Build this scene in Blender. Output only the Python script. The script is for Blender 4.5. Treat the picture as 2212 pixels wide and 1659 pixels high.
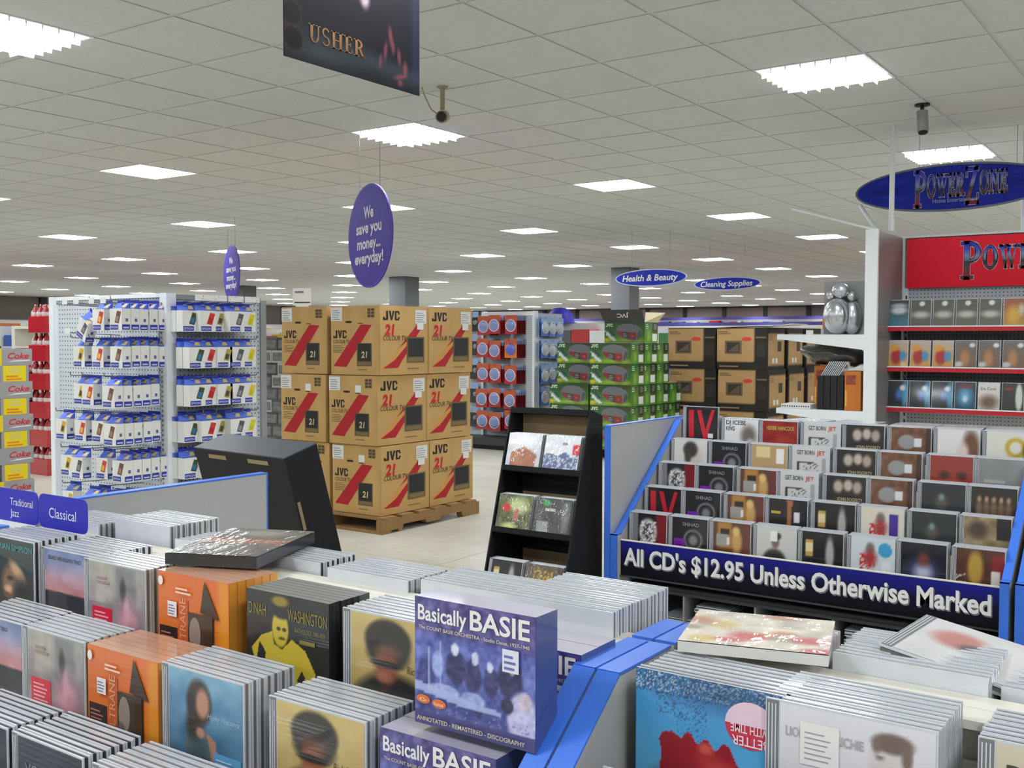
import bpy, math, random
import numpy as np
from mathutils import Matrix, Vector

for o in list(bpy.data.objects): bpy.data.objects.remove(o)
scene = bpy.context.scene
COL = scene.collection
PI = math.pi
rnd = random.Random(7)

# ------------------------------------------------------------------ camera, world, exposure
CAM_Z, YAW, PITCH, ROLL, FPX = 1.45, -0.6084, -0.0424, 0.0019, 2256.4
cam_d = bpy.data.cameras.new('camera'); cam = bpy.data.objects.new('camera', cam_d); COL.objects.link(cam)
cam_d.sensor_width = 36.0; cam_d.lens = 36.0*FPX/2212; cam_d.clip_start = 0.05; cam_d.clip_end = 200
_f = Vector((math.sin(YAW)*math.cos(PITCH), math.cos(YAW)*math.cos(PITCH), math.sin(PITCH)))
_r = Vector((math.cos(YAW), -math.sin(YAW), 0)); _u = _r.cross(_f)
_r2 = _r*math.cos(ROLL)+_u*math.sin(ROLL); _u2 = -_r*math.sin(ROLL)+_u*math.cos(ROLL)
cam.matrix_world = Matrix(((_r2.x,_u2.x,-_f.x,0),(_r2.y,_u2.y,-_f.y,0),(_r2.z,_u2.z,-_f.z,CAM_Z),(0,0,0,1)))
scene.camera = cam
world = bpy.data.worlds.new('world'); scene.world = world; world.use_nodes = True
world.node_tree.nodes['Background'].inputs[0].default_value = (0.9,0.95,1,1)
world.node_tree.nodes['Background'].inputs[1].default_value = 0.05
scene.view_settings.view_transform = 'Standard'; scene.view_settings.look = 'None'
scene.view_settings.gamma = 1.0; scene.view_settings.use_curve_mapping = False
scene.view_settings.exposure = 0.1
LIGHT_POWER = 32
scene.cycles.max_bounces = 5; scene.cycles.diffuse_bounces = 3; scene.cycles.glossy_bounces = 2; scene.cycles.transmission_bounces = 2
scene.cycles.use_adaptive_sampling = True; scene.cycles.adaptive_threshold = 0.04
scene.cycles.caustics_reflective = False; scene.cycles.caustics_refractive = False
CEIL = 2.918

# ------------------------------------------------------------------ helpers
def s2l(c):
    c = np.asarray(c, float)/255.0
    return np.where(c <= 0.04045, c/12.92, ((c+0.055)/1.055)**2.4)
def tag(o, label, cat, group=None, kind=None):
    o['label'] = label; o['category'] = cat
    if group: o['group'] = group
    if kind: o['kind'] = kind
    return o
def struct(o, label=None):
    o['kind'] = 'structure'
    if label: o['label'] = label
    return o
def place(o, loc=(0,0,0), rot=(0,0,0), parent=None):
    COL.objects.link(o); o.location = loc; o.rotation_euler = rot
    if parent is not None: o.parent = parent
    return o
def empty(name, loc=(0,0,0), rz=0.0):
    o = bpy.data.objects.new(name, None); o.empty_display_size = 0.05
    return place(o, loc, (0,0,rz))
def inst(name, mesh, parent=None, loc=(0,0,0), rot=(0,0,0)):
    return place(bpy.data.objects.new(name, mesh), loc, rot, parent)
def copy_tree(root, loc, rot=None):
    r = root.copy(); COL.objects.link(r); r.location = loc
    if rot is not None: r.rotation_euler = rot
    for ch in root.children:
        c = ch.copy(); COL.objects.link(c); c.parent = r
        for g in ch.children:
            d = g.copy(); COL.objects.link(d); d.parent = c
    return r
def pix(p):
    d = Vector(p)-Vector((0,0,CAM_Z)); w = d.dot(_f)
    if w <= 0.05: return (-9999,-9999,w)
    return (1106+FPX*d.dot(_r2)/w, 829.5-FPX*d.dot(_u2)/w, w)
ORD = ['first','second','third','fourth','fifth','sixth','seventh','eighth','ninth','tenth','eleventh','twelfth','thirteenth','fourteenth','fifteenth','sixteenth','seventeenth','eighteenth','nineteenth','twentieth']

# ------------------------------------------------------------------ materials
MATS = {}
def bsdf(name):
    m = bpy.data.materials.new(name); m.use_nodes = True
    return m, m.node_tree.nodes, m.node_tree.links, m.node_tree.nodes['Principled BSDF']
def mat(name, col, rough=0.5, metal=0.0, vary=0.06, scale=8.0, bump=0.0, bscale=60.0, coat=0.0, spec=0.5):
    if name in MATS: return MATS[name]
    m, N, L, B = bsdf(name); c = s2l(col)
    tc = N.new('ShaderNodeTexCoord'); nz = N.new('ShaderNodeTexNoise'); nz.inputs['Scale'].default_value = scale; nz.inputs['Detail'].default_value = 4
    L.new(tc.outputs['Object'], nz.inputs['Vector'])
    mx = N.new('ShaderNodeMix'); mx.data_type = 'RGBA'
    mx.inputs[6].default_value = (*np.clip(c*(1-vary),0,1),1); mx.inputs[7].default_value = (*np.clip(c*(1+vary),0,1),1)
    L.new(nz.outputs['Fac'], mx.inputs[0]); L.new(mx.outputs[2], B.inputs['Base Color'])
    B.inputs['Roughness'].default_value = rough; B.inputs['Metallic'].default_value = metal
    B.inputs['Coat Weight'].default_value = coat; B.inputs['Coat Roughness'].default_value = 0.08
    B.inputs['Specular IOR Level'].default_value = spec
    if bump > 0:
        n2 = N.new('ShaderNodeTexNoise'); n2.inputs['Scale'].default_value = bscale; n2.inputs['Detail'].default_value = 5
        L.new(tc.outputs['Object'], n2.inputs['Vector'])
        bp = N.new('ShaderNodeBump'); bp.inputs['Strength'].default_value = bump; bp.inputs['Distance'].default_value = 0.004
        L.new(n2.outputs['Fac'], bp.inputs['Height']); L.new(bp.outputs['Normal'], B.inputs['Normal'])
    MATS[name] = m; return m
def vcmat(name, rough, coat=0.0, wrap=0.0, spec=0.5):
    m, N, L, B = bsdf(name)
    a = N.new('ShaderNodeAttribute'); a.attribute_name = 'Col'
    L.new(a.outputs['Color'], B.inputs['Base Color'])
    B.inputs['Roughness'].default_value = rough; B.inputs['Coat Weight'].default_value = coat; B.inputs['Coat Roughness'].default_value = 0.06
    B.inputs['Specular IOR Level'].default_value = spec
    if wrap > 0:
        tc = N.new('ShaderNodeTexCoord'); n2 = N.new('ShaderNodeTexNoise'); n2.inputs['Scale'].default_value = 26; n2.inputs['Detail'].default_value = 3
        mp = N.new('ShaderNodeMapping'); mp.inputs['Scale'].default_value = (1.8,1,0.6)
        L.new(tc.outputs['Object'], mp.inputs['Vector']); L.new(mp.outputs['Vector'], n2.inputs['Vector'])
        bp = N.new('ShaderNodeBump'); bp.inputs['Strength'].default_value = wrap; bp.inputs['Distance'].default_value = 0.006
        L.new(n2.outputs['Fac'], bp.inputs['Height']); L.new(bp.outputs['Normal'], B.inputs['Coat Normal'])
    MATS[name] = m; return m
def pegmat(name, col, pitch=0.025, r=0.0042, plane='XZ'):
    m, N, L, B = bsdf(name); c = s2l(col)
    tc = N.new('ShaderNodeTexCoord'); sp = N.new('ShaderNodeSeparateXYZ'); L.new(tc.outputs['Object'], sp.inputs[0])
    def cell(sock):
        a = N.new('ShaderNodeMath'); a.operation = 'MULTIPLY'; a.inputs[1].default_value = 1/pitch; L.new(sock, a.inputs[0])
        b = N.new('ShaderNodeMath'); b.operation = 'FRACT'; L.new(a.outputs[0], b.inputs[0])
        d = N.new('ShaderNodeMath'); d.operation = 'SUBTRACT'; d.inputs[1].default_value = 0.5; L.new(b.outputs[0], d.inputs[0])
        e = N.new('ShaderNodeMath'); e.operation = 'MULTIPLY'; L.new(d.outputs[0], e.inputs[0]); L.new(d.outputs[0], e.inputs[1]); return e
    e1 = cell(sp.outputs['X' if plane[0]=='X' else 'Y']); e2 = cell(sp.outputs['Z'])
    s = N.new('ShaderNodeMath'); s.operation = 'ADD'; L.new(e1.outputs[0], s.inputs[0]); L.new(e2.outputs[0], s.inputs[1])
    g = N.new('ShaderNodeMath'); g.operation = 'LESS_THAN'; g.inputs[1].default_value = (r/pitch)**2; L.new(s.outputs[0], g.inputs[0])
    mx = N.new('ShaderNodeMix'); mx.data_type = 'RGBA'; mx.inputs[6].default_value = (*c,1); mx.inputs[7].default_value = (*(c*0.12),1)
    L.new(g.outputs[0], mx.inputs[0]); L.new(mx.outputs[2], B.inputs['Base Color']); B.inputs['Roughness'].default_value = 0.45
    MATS[name] = m; return m
vcmat('print_card', 0.62, spec=0.35); vcmat('print_gloss', 0.35, coat=0.7); vcmat('print_wrap', 0.35, coat=1.0, wrap=0.55); vcmat('print_sign', 0.55, spec=0.2)
mat('clear_plastic', (208,212,217), 0.16, vary=0.12, scale=30, coat=0.5)
mat('tray_dark', (46,47,50), 0.4); mat('tray_white', (118,116,114), 0.4); mat('tray_orange', (205,120,50), 0.5)
mat('hinge', (120,122,126), 0.25, coat=0.4)
mat('blue_edge', (62,118,222), 0.35, vary=0.04); mat('melamine_grey', (176,178,176), 0.5, vary=0.03)
mat('cream_board', (226,222,208), 0.45, vary=0.03); mat('white_metal', (238,243,246), 0.35, vary=0.02); mat('grey_metal', (150,152,152), 0.4, vary=0.04)
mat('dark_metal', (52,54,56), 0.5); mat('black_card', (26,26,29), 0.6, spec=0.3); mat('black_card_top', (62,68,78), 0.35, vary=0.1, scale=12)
mat('tan_card', (150,128,94), 0.8); mat('chrome', (190,192,196), 0.2, metal=1.0); mat('wire', (120,122,124), 0.3, metal=0.8)
mat('red_plastic', (190,24,44), 0.4); mat('pallet_wood', (146,112,66), 0.8, vary=0.25, scale=14, bump=0.4, bscale=40)
mat('white_paper', (232,232,230), 0.7); mat('black_plastic', (22,22,24), 0.4); mat('beige_plastic', (168,160,128), 0.5)
mat('shrink_silver', (206,210,216), 0.25, metal=0.8, vary=0.05, coat=0.6)

# ------------------------------------------------------------------ mesh builder with per-corner colours
class MB:
    def __init__(s): s.v=[]; s.f=[]; s.c=[]; s.m=[]; s.s=[]; s.T=None
    def _add(s, pts, faces, c=(200,200,200), mi=0, smooth=False):
        n=len(s.v)
        if s.T is not None: pts=[tuple(s.T@Vector(p)) for p in pts]
        s.v += [tuple(p) for p in pts]
        for k,f in enumerate(faces):
            s.f.append([n+i for i in f]); s.m.append(mi); s.s.append(smooth)
            s.c.append(c[k] if isinstance(c,list) else c)
        return s
    def box(s,x0,y0,z0,x1,y1,z1,c=(200,200,200),mi=0):
        p=[(x0,y0,z0),(x1,y0,z0),(x1,y1,z0),(x0,y1,z0),(x0,y0,z1),(x1,y0,z1),(x1,y1,z1),(x0,y1,z1)]
        # faces: bottom, top, front(-y), right(+x), back(+y), left(-x)
        return s._add(p,[[3,2,1,0],[4,5,6,7],[0,1,5,4],[1,2,6,5],[2,3,7,6],[3,0,4,7]],c,mi)
    def poly(s,pts,c=(200,200,200),mi=0): return s._add(pts,[list(range(len(pts)))],c,mi)
    def prism(s,prof,a,b,axis='X',c=(200,200,200),mi=0):
        def P(q,t):
            return (t,q[0],q[1]) if axis=='X' else ((q[0],t,q[1]) if axis=='Y' else (q[0],q[1],t))
        n=len(prof); pts=[P(q,a) for q in prof]+[P(q,b) for q in prof]
        fs=[list(range(n))[::-1],list(range(n,2*n))]+[[i,(i+1)%n,n+(i+1)%n,n+i] for i in range(n)]
        return s._add(pts,fs,c,mi)
    def tube(s,p,q,r,n=8,c=(200,200,200),mi=0,r2=None,caps=True):
        p=Vector(p);q=Vector(q);d=(q-p).normalized();u=d.orthogonal().normalized();w=d.cross(u);r2=r if r2 is None else r2
        A=[p+r*(math.cos(2*PI*i/n)*u+math.sin(2*PI*i/n)*w) for i in range(n)]
        Bq=[q+r2*(math.cos(2*PI*i/n)*u+math.sin(2*PI*i/n)*w) for i in range(n)]
        s._add(A+Bq,[[i,(i+1)%n,n+(i+1)%n,n+i] for i in range(n)],c,mi,True)
        if caps: s._add(A,[list(range(n))[::-1]],c,mi); s._add(Bq,[list(range(n))],c,mi)
        return s
    def path(s,pts,r,n=6,c=(200,200,200),mi=0):
        for a,b in zip(pts[:-1],pts[1:]): s.tube(a,b,r,n,c,mi)
        return s
    def ball(s,ctr,rx,ry,rz,nu=16,nv=10,c=(200,200,200),mi=0):
        pts=[];fs=[]
        for j in range(nv+1):
            t=PI*j/nv
            for i in range(nu):
                a=2*PI*i/nu; pts.append((ctr[0]+rx*math.sin(t)*math.cos(a),ctr[1]+ry*math.sin(t)*math.sin(a),ctr[2]+rz*math.cos(t)))
        for j in range(nv):
            for i in range(nu): fs.append([j*nu+i,j*nu+(i+1)%nu,(j+1)*nu+(i+1)%nu,(j+1)*nu+i])
        return s._add(pts,fs,c,mi,True)
    def lathe(s,prof,n=16,c=(200,200,200),mi=0,ctr=(0,0)):
        pts=[];fs=[];k=len(prof)
        for i in range(n):
            a=2*PI*i/n
            for r,z in prof: pts.append((ctr[0]+r*math.cos(a),ctr[1]+r*math.sin(a),z))
        for i in range(n):
            for j in range(k-1): fs.append([i*k+j,((i+1)%n)*k+j,((i+1)%n)*k+j+1,i*k+j+1])
        return s._add(pts,fs,c,mi,True)
    def text(s,st,x,z,h=None,w=None,y=-0.0004,c=(0,0,0),align='L',bold=0.0,shear=0.0,mi=0,grad=None,rot=0.0,slant=0.0):
        V,F=glyphs(st,bold,shear); ww=max(p[0] for p in V); hh=1.0
        sx=sz=None
        if h is not None: sz=h
        if w is not None: sx=w/ww
        if sz is None: sz=sx
        if sx is None: sx=sz
        off={'L':0,'C':-ww*sx/2,'R':-ww*sx}[align]
        ca,sa=math.cos(rot),math.sin(rot)
        pts=[]
        for p in V:
            a,b=off+p[0]*sx,p[1]*sz
            pts.append((x+a*ca-b*sa,y,z+a*sa+b*ca))
        if grad is None: return s._add(pts,F,c,mi)
        cc=[[grad(V[i][1]) for i in f] for f in F]
        return s._add(pts,F,[('corner',q) for q in cc],mi)
    def shapes(s,polys,x,z,sx,sz,y=-0.0004,c=(0,0,0),mi=0,grad=None):
        if grad: polys=[q for P in polys for q in bands(P,(-9,.06,.3,.46,.5,.62,.8,9))]
        for P in polys:
            pts=[(x+p[0]*sx,y,z+p[1]*sz) for p in P]
            s._add(pts,[list(range(len(pts)))],[('corner',[grad(p[1]) for p in P])] if grad else c,mi)
        return s
    def mesh(s,name,mats):
        me=bpy.data.meshes.new(name); me.from_pydata(s.v,[],s.f)
        for m in mats: me.materials.append(MATS[m] if isinstance(m,str) else m)
        me.polygons.foreach_set('material_index',s.m); me.polygons.foreach_set('use_smooth',s.s)
        cols=[]
        for f,c in zip(s.f,s.c):
            if isinstance(c,tuple) and len(c)==2 and c[0]=='corner': cols += [tuple(q) for q in c[1]]
            else: cols += [tuple(c)]*len(f)
        A=np.ones((len(cols),4),np.float32); A[:,:3]=s2l(np.array(cols)[:, :3])
        at=me.color_attributes.new('Col','FLOAT_COLOR','CORNER'); at.data.foreach_set('color',A.ravel())
        me.update(); return me
    def build(s,name,mats,parent=None,loc=(0,0,0),rot=(0,0,0)):
        return inst(name,s.mesh(name,mats if isinstance(mats,(list,tuple)) else [mats]),parent,loc,rot)

def bands(P,ys):
    out=[]
    def clip(Q,y,up):
        R=[]
        for i in range(len(Q)):
            a,b=Q[i],Q[(i+1)%len(Q)]; ia=(a[1]>=y) if up else (a[1]<=y); ib=(b[1]>=y) if up else (b[1]<=y)
            if ia: R.append(a)
            if ia!=ib: t=(y-a[1])/(b[1]-a[1]); R.append((a[0]+t*(b[0]-a[0]),y))
        return R
    for lo,hi in zip(ys[:-1],ys[1:]):
        Q=clip(P,lo,True)
        if len(Q)>2: Q=clip(Q,hi,False)
        if len(Q)>2: out.append(Q)
    return out
_G={}
def glyphs(st,bold=0.0,shear=0.0):
    k=(st,bold,shear)
    if k in _G: return _G[k]
    cu=bpy.data.curves.new('lettering','FONT'); cu.body=st; cu.offset=bold; cu.shear=shear; cu.resolution_u=3; cu.fill_mode='FRONT'
    ob=bpy.data.objects.new('lettering',cu); me=bpy.data.meshes.new_from_object(ob)
    V=[tuple(v.co) for v in me.vertices]; F=[list(p.vertices) for p in me.polygons]
    bpy.data.objects.remove(ob); bpy.data.curves.remove(cu); bpy.data.meshes.remove(me)
    x0=min(p[0] for p in V); y0=0.0; cap=0.72
    V=[((p[0]-x0)/cap,(p[1]-y0)/cap) for p in V]
    _G[k]=(V,F); return _G[k]

# a small serif alphabet for the display lettering (unit height, own widths)
def _R(x0,y0,x1,y1): return [(x0,y0),(x1,y0),(x1,y1),(x0,y1)]
def _arc(cx,cy,rx,ry,tx,ty,a0,a1,n=12):
    out=[]
    for i in range(n):
        a,b=math.radians(a0+(a1-a0)*i/n),math.radians(a0+(a1-a0)*(i+1)/n)
        out.append([(cx+rx*math.cos(a),cy+ry*math.sin(a)),(cx+rx*math.cos(b),cy+ry*math.sin(b)),(cx+(rx-tx)*math.cos(b),cy+(ry-ty)*math.sin(b)),(cx+(rx-tx)*math.cos(a),cy+(ry-ty)*math.sin(a))])
    return out
SERIF={
'P':(0.78,[_R(.12,0,.32,1),_R(0,0,.46,.06),_R(0,.94,.3,1)]+_arc(.32,.72,.42,.28,.17,.07,-90,90)),
'O':(0.9,_arc(.45,.5,.44,.52,.17,.06,0,360,24)),
'W':(1.15,[[(.06,1),(.28,1),(.48,0),(.34,0)],[(.34,0),(.44,0),(.62,.9),(.55,.9)],[(.46,1),(.66,1),(.86,0),(.74,0)],[(.74,0),(.83,0),(1.06,1),(.98,1)],_R(0,.94,.36,1),_R(.4,.94,.72,1),_R(.88,.94,1.15,1)]),
'E':(0.72,[_R(.12,0,.32,1),_R(0,0,.66,.07),_R(0,.93,.64,1),_R(.3,.47,.52,.54),_R(.6,0,.68,.24),_R(.57,.78,.64,1),_R(.48,.4,.54,.62)]),
'R':(0.86,[_R(.12,0,.32,1),_R(0,0,.44,.06),_R(0,.94,.3,1),[(.38,.48),(.56,.48),(.86,.03),(.68,0)],_R(.66,0,.9,.06)]+_arc(.32,.73,.4,.27,.17,.07,-90,90)),
'Z':(0.82,[_R(.04,.92,.78,1),_R(.0,0,.8,.08),[(.0,.0),(.24,0),(.78,1),(.54,1)],_R(.04,.76,.11,1),_R(.73,0,.8,.26)]),
'N':(0.95,[_R(.14,0,.22,1),_R(.74,0,.82,1),[(.12,1),(.34,1),(.84,0),(.68,0)],_R(0,0,.36,.06),_R(.6,.94,.95,1),_R(0,.94,.3,1)]),
'U':(0.9,[_R(.12,.3,.32,1),_R(.66,.3,.75,1),_R(0,.94,.44,1),_R(.52,.94,.9,1)]+_arc(.435,.3,.315,.32,.17,.08,180,360)),
'S':(0.66,_arc(.33,.74,.28,.28,.12,.08,20,270)+_arc(.33,.26,.3,.28,.12,.08,-160,90)),
'H':(0.96,[_R(.12,0,.32,1),_R(.64,0,.84,1),_R(.3,.47,.66,.54),_R(0,0,.44,.06),_R(0,.94,.44,1),_R(.52,0,.96,.06),_R(.52,.94,.96,1)]),
}
def serif(word, caps=None, small=0.72):
    """polygons of a word; letters not in caps are small capitals raised to the top third"""
    x=0; out=[]
    for i,ch in enumerate(word):
        w,ps=SERIF[ch.upper()]; k=1.0; y=0.0
        if caps is not None and i not in caps: k=small; y=0.26
        for P in ps: out.append([(x+p[0]*k,y+p[1]*k) for p in P])
        x+=w*k+0.06
    return [[(p[0]/x,p[1]) for p in P] for P in out], x
def grow(polys, dx, dy):
    out=[]
    for P in polys:
        cx=sum(p[0] for p in P)/len(P); cy=sum(p[1] for p in P)/len(P)
        out.append([(p[0]+(dx if p[0]>cx else -dx),p[1]+(dy if p[1]>cy else -dy)) for p in P])
    return out

# ------------------------------------------------------------------ printed pictures: a colour grid plus lettering, one mesh facing -Y
class Art:
    def __init__(s,w,h,n=40,bg=(128,128,128)):
        s.w,s.h=w,h; s.nx=n; s.ny=max(2,int(n*h/w)); 
        u=np.linspace(0,1,s.nx+1); v=np.linspace(0,1,s.ny+1); s.U,s.V=np.meshgrid(u,v)
        s.C=np.zeros((s.ny+1,s.nx+1,3)); s.C[:]=bg; s.mb=MB(); s.k=1
    def _b(s,m,c):
        s.C=s.C*(1-m[...,None])+np.asarray(c,float)*m[...,None]; return s
    def vg(s,stops):
        zs=[t for t,_ in stops]
        for k in range(3): s.C[...,k]=np.interp(s.V,zs,[c[k] for _,c in stops])
        return s
    def rect(s,x0,y0,x1,y1,c,a=1.0,soft=0.0):
        if soft<=0: m=((s.U>=x0)&(s.U<=x1)&(s.V>=y0)&(s.V<=y1)).astype(float)
        else:
            f=lambda t:1/(1+np.exp(-np.clip(t/soft*4,-30,30)))
            m=f(s.U-x0)*f(x1-s.U)*f(s.V-y0)*f(y1-s.V)
        return s._b(m*a,c)
    def ell(s,cx,cy,rx,ry,c,soft=0.25,a=1.0,ang=0.0):
        ca,sa=math.cos(ang),math.sin(ang); X=s.U-cx;Y=s.V-cy
        r=np.sqrt(((X*ca+Y*sa)/rx)**2+((-X*sa+Y*ca)/ry)**2)
        return s._b(np.clip((1+soft-r)/(2*soft+1e-6),0,1)*a,c)
    def pol(s,pts,c,a=1.0):
        ins=np.zeros_like(s.U,bool); n=len(pts)
        for i in range(n):
            (x0,y0),(x1,y1)=pts[i],pts[(i+1)%n]
            cnd=((y0>s.V)!=(y1>s.V))
            xi=(x1-x0)*(s.V-y0)/((y1-y0) if abs(y1-y0)>1e-9 else 1e-9)+x0
            ins^=(cnd&(s.U<xi))
        return s._b(ins*float(a),c)
    def noise(s,amp,cells=8,seed=0,mask=None):
        r=np.random.RandomState(seed); g=r.rand(cells+2,cells+2)
        x=s.U*cells;y=s.V*cells;i=x.astype(int);j=y.astype(int);fx=x-i;fy=y-j
        n=(g[j,i]*(1-fx)+g[j,i+1]*fx)*(1-fy)+(g[j+1,i]*(1-fx)+g[j+1,i+1]*fx)*fy
        d=(n-0.5)*2*amp
        if mask is not None: d=d*mask
        s.C=np.clip(s.C+d[...,None],0,255); return s
    def speck(s,c,dens,y0=0,y1=1,seed=0,x0=0,x1=1,a=1.0):
        r=np.random.RandomState(seed); m=(r.rand(*s.U.shape)<dens)&(s.V>=y0)&(s.V<=y1)&(s.U>=x0)&(s.U<=x1)
        return s._b(m*a,c)
    def txt(s,st,x,y,h=None,c=(0,0,0),w=None,align='L',bold=0.01,shear=0.0,rot=0.0):
        if w is None and align=='L' and rot==0:
            gw=max(p[0] for p in glyphs(st,bold,shear)[0])*h*s.h
            if gw>(.97-x)*s.w: w=.97-x
        s.k+=1; s.mb.text(st,x*s.w,y*s.h,h=None if h is None else h*s.h,w=None if w is None else w*s.w,y=-0.00025*s.k,c=c,align=align,bold=bold,shear=shear,rot=rot); return s
    def shp(s,pts,c):
        s.k+=1; s.mb.poly([(p[0]*s.w,-0.0002*s.k,p[1]*s.h) for p in pts],c); return s
    def jvc(s,x,y,w,h,c):
        J=[[(.18,.16),(.3,.16),(.3,1),(.18,1)],[(0,0),(.26,0),(.3,.04),(.3,.2),(0,.2)],[(0,.2),(.1,.2),(.1,.34),(0,.34)]]
        V=[[(.34,1),(.46,1),(.53,.0),(.46,0)],[(.46,0),(.54,0),(.68,1),(.57,1)]]
        C=[[(.7,.12),(.8,.12),(.8,.88),(.7,.88)],[(.74,0),(.96,0),(.96,.19),(.7,.19),(.7,.05)],[(.7,.81),(.96,.81),(.96,1),(.74,1),(.7,.95)],[(.9,.19),(1,.19),(1,.36),(.9,.36)],[(.9,.64),(1,.64),(1,.81),(.9,.81)]]
        for P in J+V+C: s.shp([(x+p[0]*w,y+p[1]*h) for p in P],c); s.k-=1
        s.k+=1; return s
    def bar(s,x0,y0,x1,y1,c): return s.shp([(x0,y0),(x1,y0),(x1,y1),(x0,y1)],c)
    def disc(s,cx,cy,rx,ry,c,n=20): return s.shp([(cx+rx*math.cos(2*PI*i/n),cy+ry*math.sin(2*PI*i/n)) for i in range(n)],c)
    def lines(s,x0,x1,y0,y1,n,c,t=0.4):
        for i in range(n):
            y=y1-(i+1)*(y1-y0)/n; s.bar(x0,y,x0+(x1-x0)*(0.7+0.3*((i*37)%10)/10),y+(y1-y0)/n*t,c); s.k-=1
        s.k+=1; return s
    def mesh(s,name,mt='print_gloss',depth=0.0):
        nx,ny=s.nx,s.ny
        X=(s.U*s.w).ravel();Z=(s.V*s.h).ravel(); gv=np.stack([X,np.zeros_like(X),Z],-1)
        i=np.arange(nx);j=np.arange(ny); I,J=np.meshgrid(i,j); b=(J*(nx+1)+I).ravel()
        gf=np.stack([b,b+1,b+nx+2,b+nx+1],-1)
        V=[tuple(p) for p in gv]; F=[list(map(int,f)) for f in gf]; n0=len(V)
        Cg=np.clip(s.C,0,255).reshape(-1,3)[gf.ravel()]
        V+=s.mb.v; F+=[[n0+i for i in f] for f in s.mb.f]
        ex=[]
        for f,c in zip(s.mb.f,s.mb.c): ex+=[tuple(c)]*len(f)
        allc=np.concatenate([Cg,np.array(ex,float).reshape(-1,3)]) if ex else Cg
        me=bpy.data.meshes.new(name); me.from_pydata(V,[],F); me.materials.append(MATS[mt])
        A=np.ones((len(allc),4),np.float32); A[:,:3]=s2l(allc)
        at=me.color_attributes.new('Col','FLOAT_COLOR','CORNER'); at.data.foreach_set('color',A.ravel()); me.update(); return me

# ================================================================== the hall
XMIN, XMAX, YMIN, YMAX = -35.0, 9.0, -8.0, 43.5
def floor_mat():
    m,N,L,B=bsdf('concrete_floor'); tc=N.new('ShaderNodeTexCoord')
    n1=N.new('ShaderNodeTexNoise'); n1.inputs['Scale'].default_value=0.9; n1.inputs['Detail'].default_value=8; n1.inputs['Roughness'].default_value=0.62
    n2=N.new('ShaderNodeTexNoise'); n2.inputs['Scale'].default_value=9; n2.inputs['Detail'].default_value=6
    gp=N.new('ShaderNodeNewGeometry'); L.new(gp.outputs['Position'],n1.inputs['Vector']); L.new(gp.outputs['Position'],n2.inputs['Vector'])
    r=N.new('ShaderNodeValToRGB'); e=r.color_ramp.elements
    e[0].position=0.32; e[0].color=(*s2l((190,187,172)),1); e[1].position=0.68; e[1].color=(*s2l((222,218,202)),1)
    L.new(n1.outputs['Fac'],r.inputs[0])
    mx=N.new('ShaderNodeMix'); mx.data_type='RGBA'; mx.blend_type='MULTIPLY'; mx.inputs[0].default_value=0.25
    L.new(r.outputs[0],mx.inputs[6]); L.new(n2.outputs['Color'],mx.inputs[7]); L.new(mx.outputs[2],B.inputs['Base Color'])
    B.inputs['Roughness'].default_value=0.42; MATS['concrete']=m
floor_mat()
mat('floor_joint',(150,146,130),0.9); mat('ceiling_tile',(208,210,210),0.9,vary=0.03,scale=3,bump=0.5,bscale=55,spec=0.2); mat('ceiling_grid',(200,202,203),0.6,vary=0.02)
mat('wall_paint',(136,128,126),0.8,vary=0.06,scale=1.5); mat('wall_side',(138,130,124),0.8,vary=0.1,scale=1.0)

mb=MB().box(XMIN,YMIN,-0.06,XMAX,YMAX,-0.006); fl=struct(mb.build('floor','floor_joint'))
sl=4.4; slab=MB().box(0.003,0.003,-0.0055,sl-0.003,sl-0.003,0).mesh('floor_slab',['concrete'])
x=XMIN
while x<XMAX-0.1:
    y=YMIN
    while y<YMAX-0.1:
        o=inst('floor_slab',slab,fl,(x,y,0)); o.scale=(min(1,(XMAX-x)/sl),min(1,(YMAX-y)/sl),1); y+=sl
    x+=sl

# suspended ceiling: the lay-in grid with its tiles and the square lights
GX,GY,T=-2.817,4.266,0.6
mb=MB().box(XMIN,YMIN,CEIL+0.0045,XMAX,YMAX,CEIL+0.08); ce=struct(mb.build('ceiling','ceiling_grid'))
mb=MB(); g=0.011
mb.prism([(g,CEIL+0.004),(T-g,CEIL+0.004),(T-g,CEIL+0.0015),(T-g-0.003,CEIL),(g+0.003,CEIL),(g,CEIL+0.0015)],g,T-g,'X')
tile_me=mb.mesh('ceiling_tile',['ceiling_tile'])
a0,a1=math.ceil((GX-XMAX)/T),math.floor((GX-XMIN)/T)   # X = GX - T*a
b0,b1=math.ceil((YMIN-GY)/T),math.floor((YMAX-GY)/T)
tiles=[]; lights=[]
for a in range(a0,a1):
    for b in range(b0,b1):
        x0=GX-T*(a+1); y0=GY+T*b; c=(x0+T/2,y0+T/2,CEIL); px=pix(c)
        vis=-140<px[0]<2350 and -140<px[1]<740
        if a%5==3 and b%5==2: lights.append((a,b,c,px,vis)); continue
        tiles.append((px[2] if vis else 1e3+math.hypot(c[0],c[1]),x0,y0))
tiles.sort()
for d,x0,y0 in tiles[:300]: inst('ceiling_tile',tile_me,ce,(x0,y0,0))
V=[];F=[]
for d,x0,y0 in tiles[300:]:
    n=len(V); X0,X1,Y0,Y1=x0+g,x0+T-g,y0+g,y0+T-g
    V+=[(X0,Y0,CEIL),(X1,Y0,CEIL),(X1,Y1,CEIL),(X0,Y1,CEIL),(X0,Y0,CEIL+.004),(X1,Y0,CEIL+.004),(X1,Y1,CEIL+.004),(X0,Y1,CEIL+.004)]
    F+=[[n,n+1,n+2,n+3],[n,n+1,n+5,n+4],[n+1,n+2,n+6,n+5],[n+2,n+3,n+7,n+6],[n+3,n,n+4,n+7]]
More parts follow.
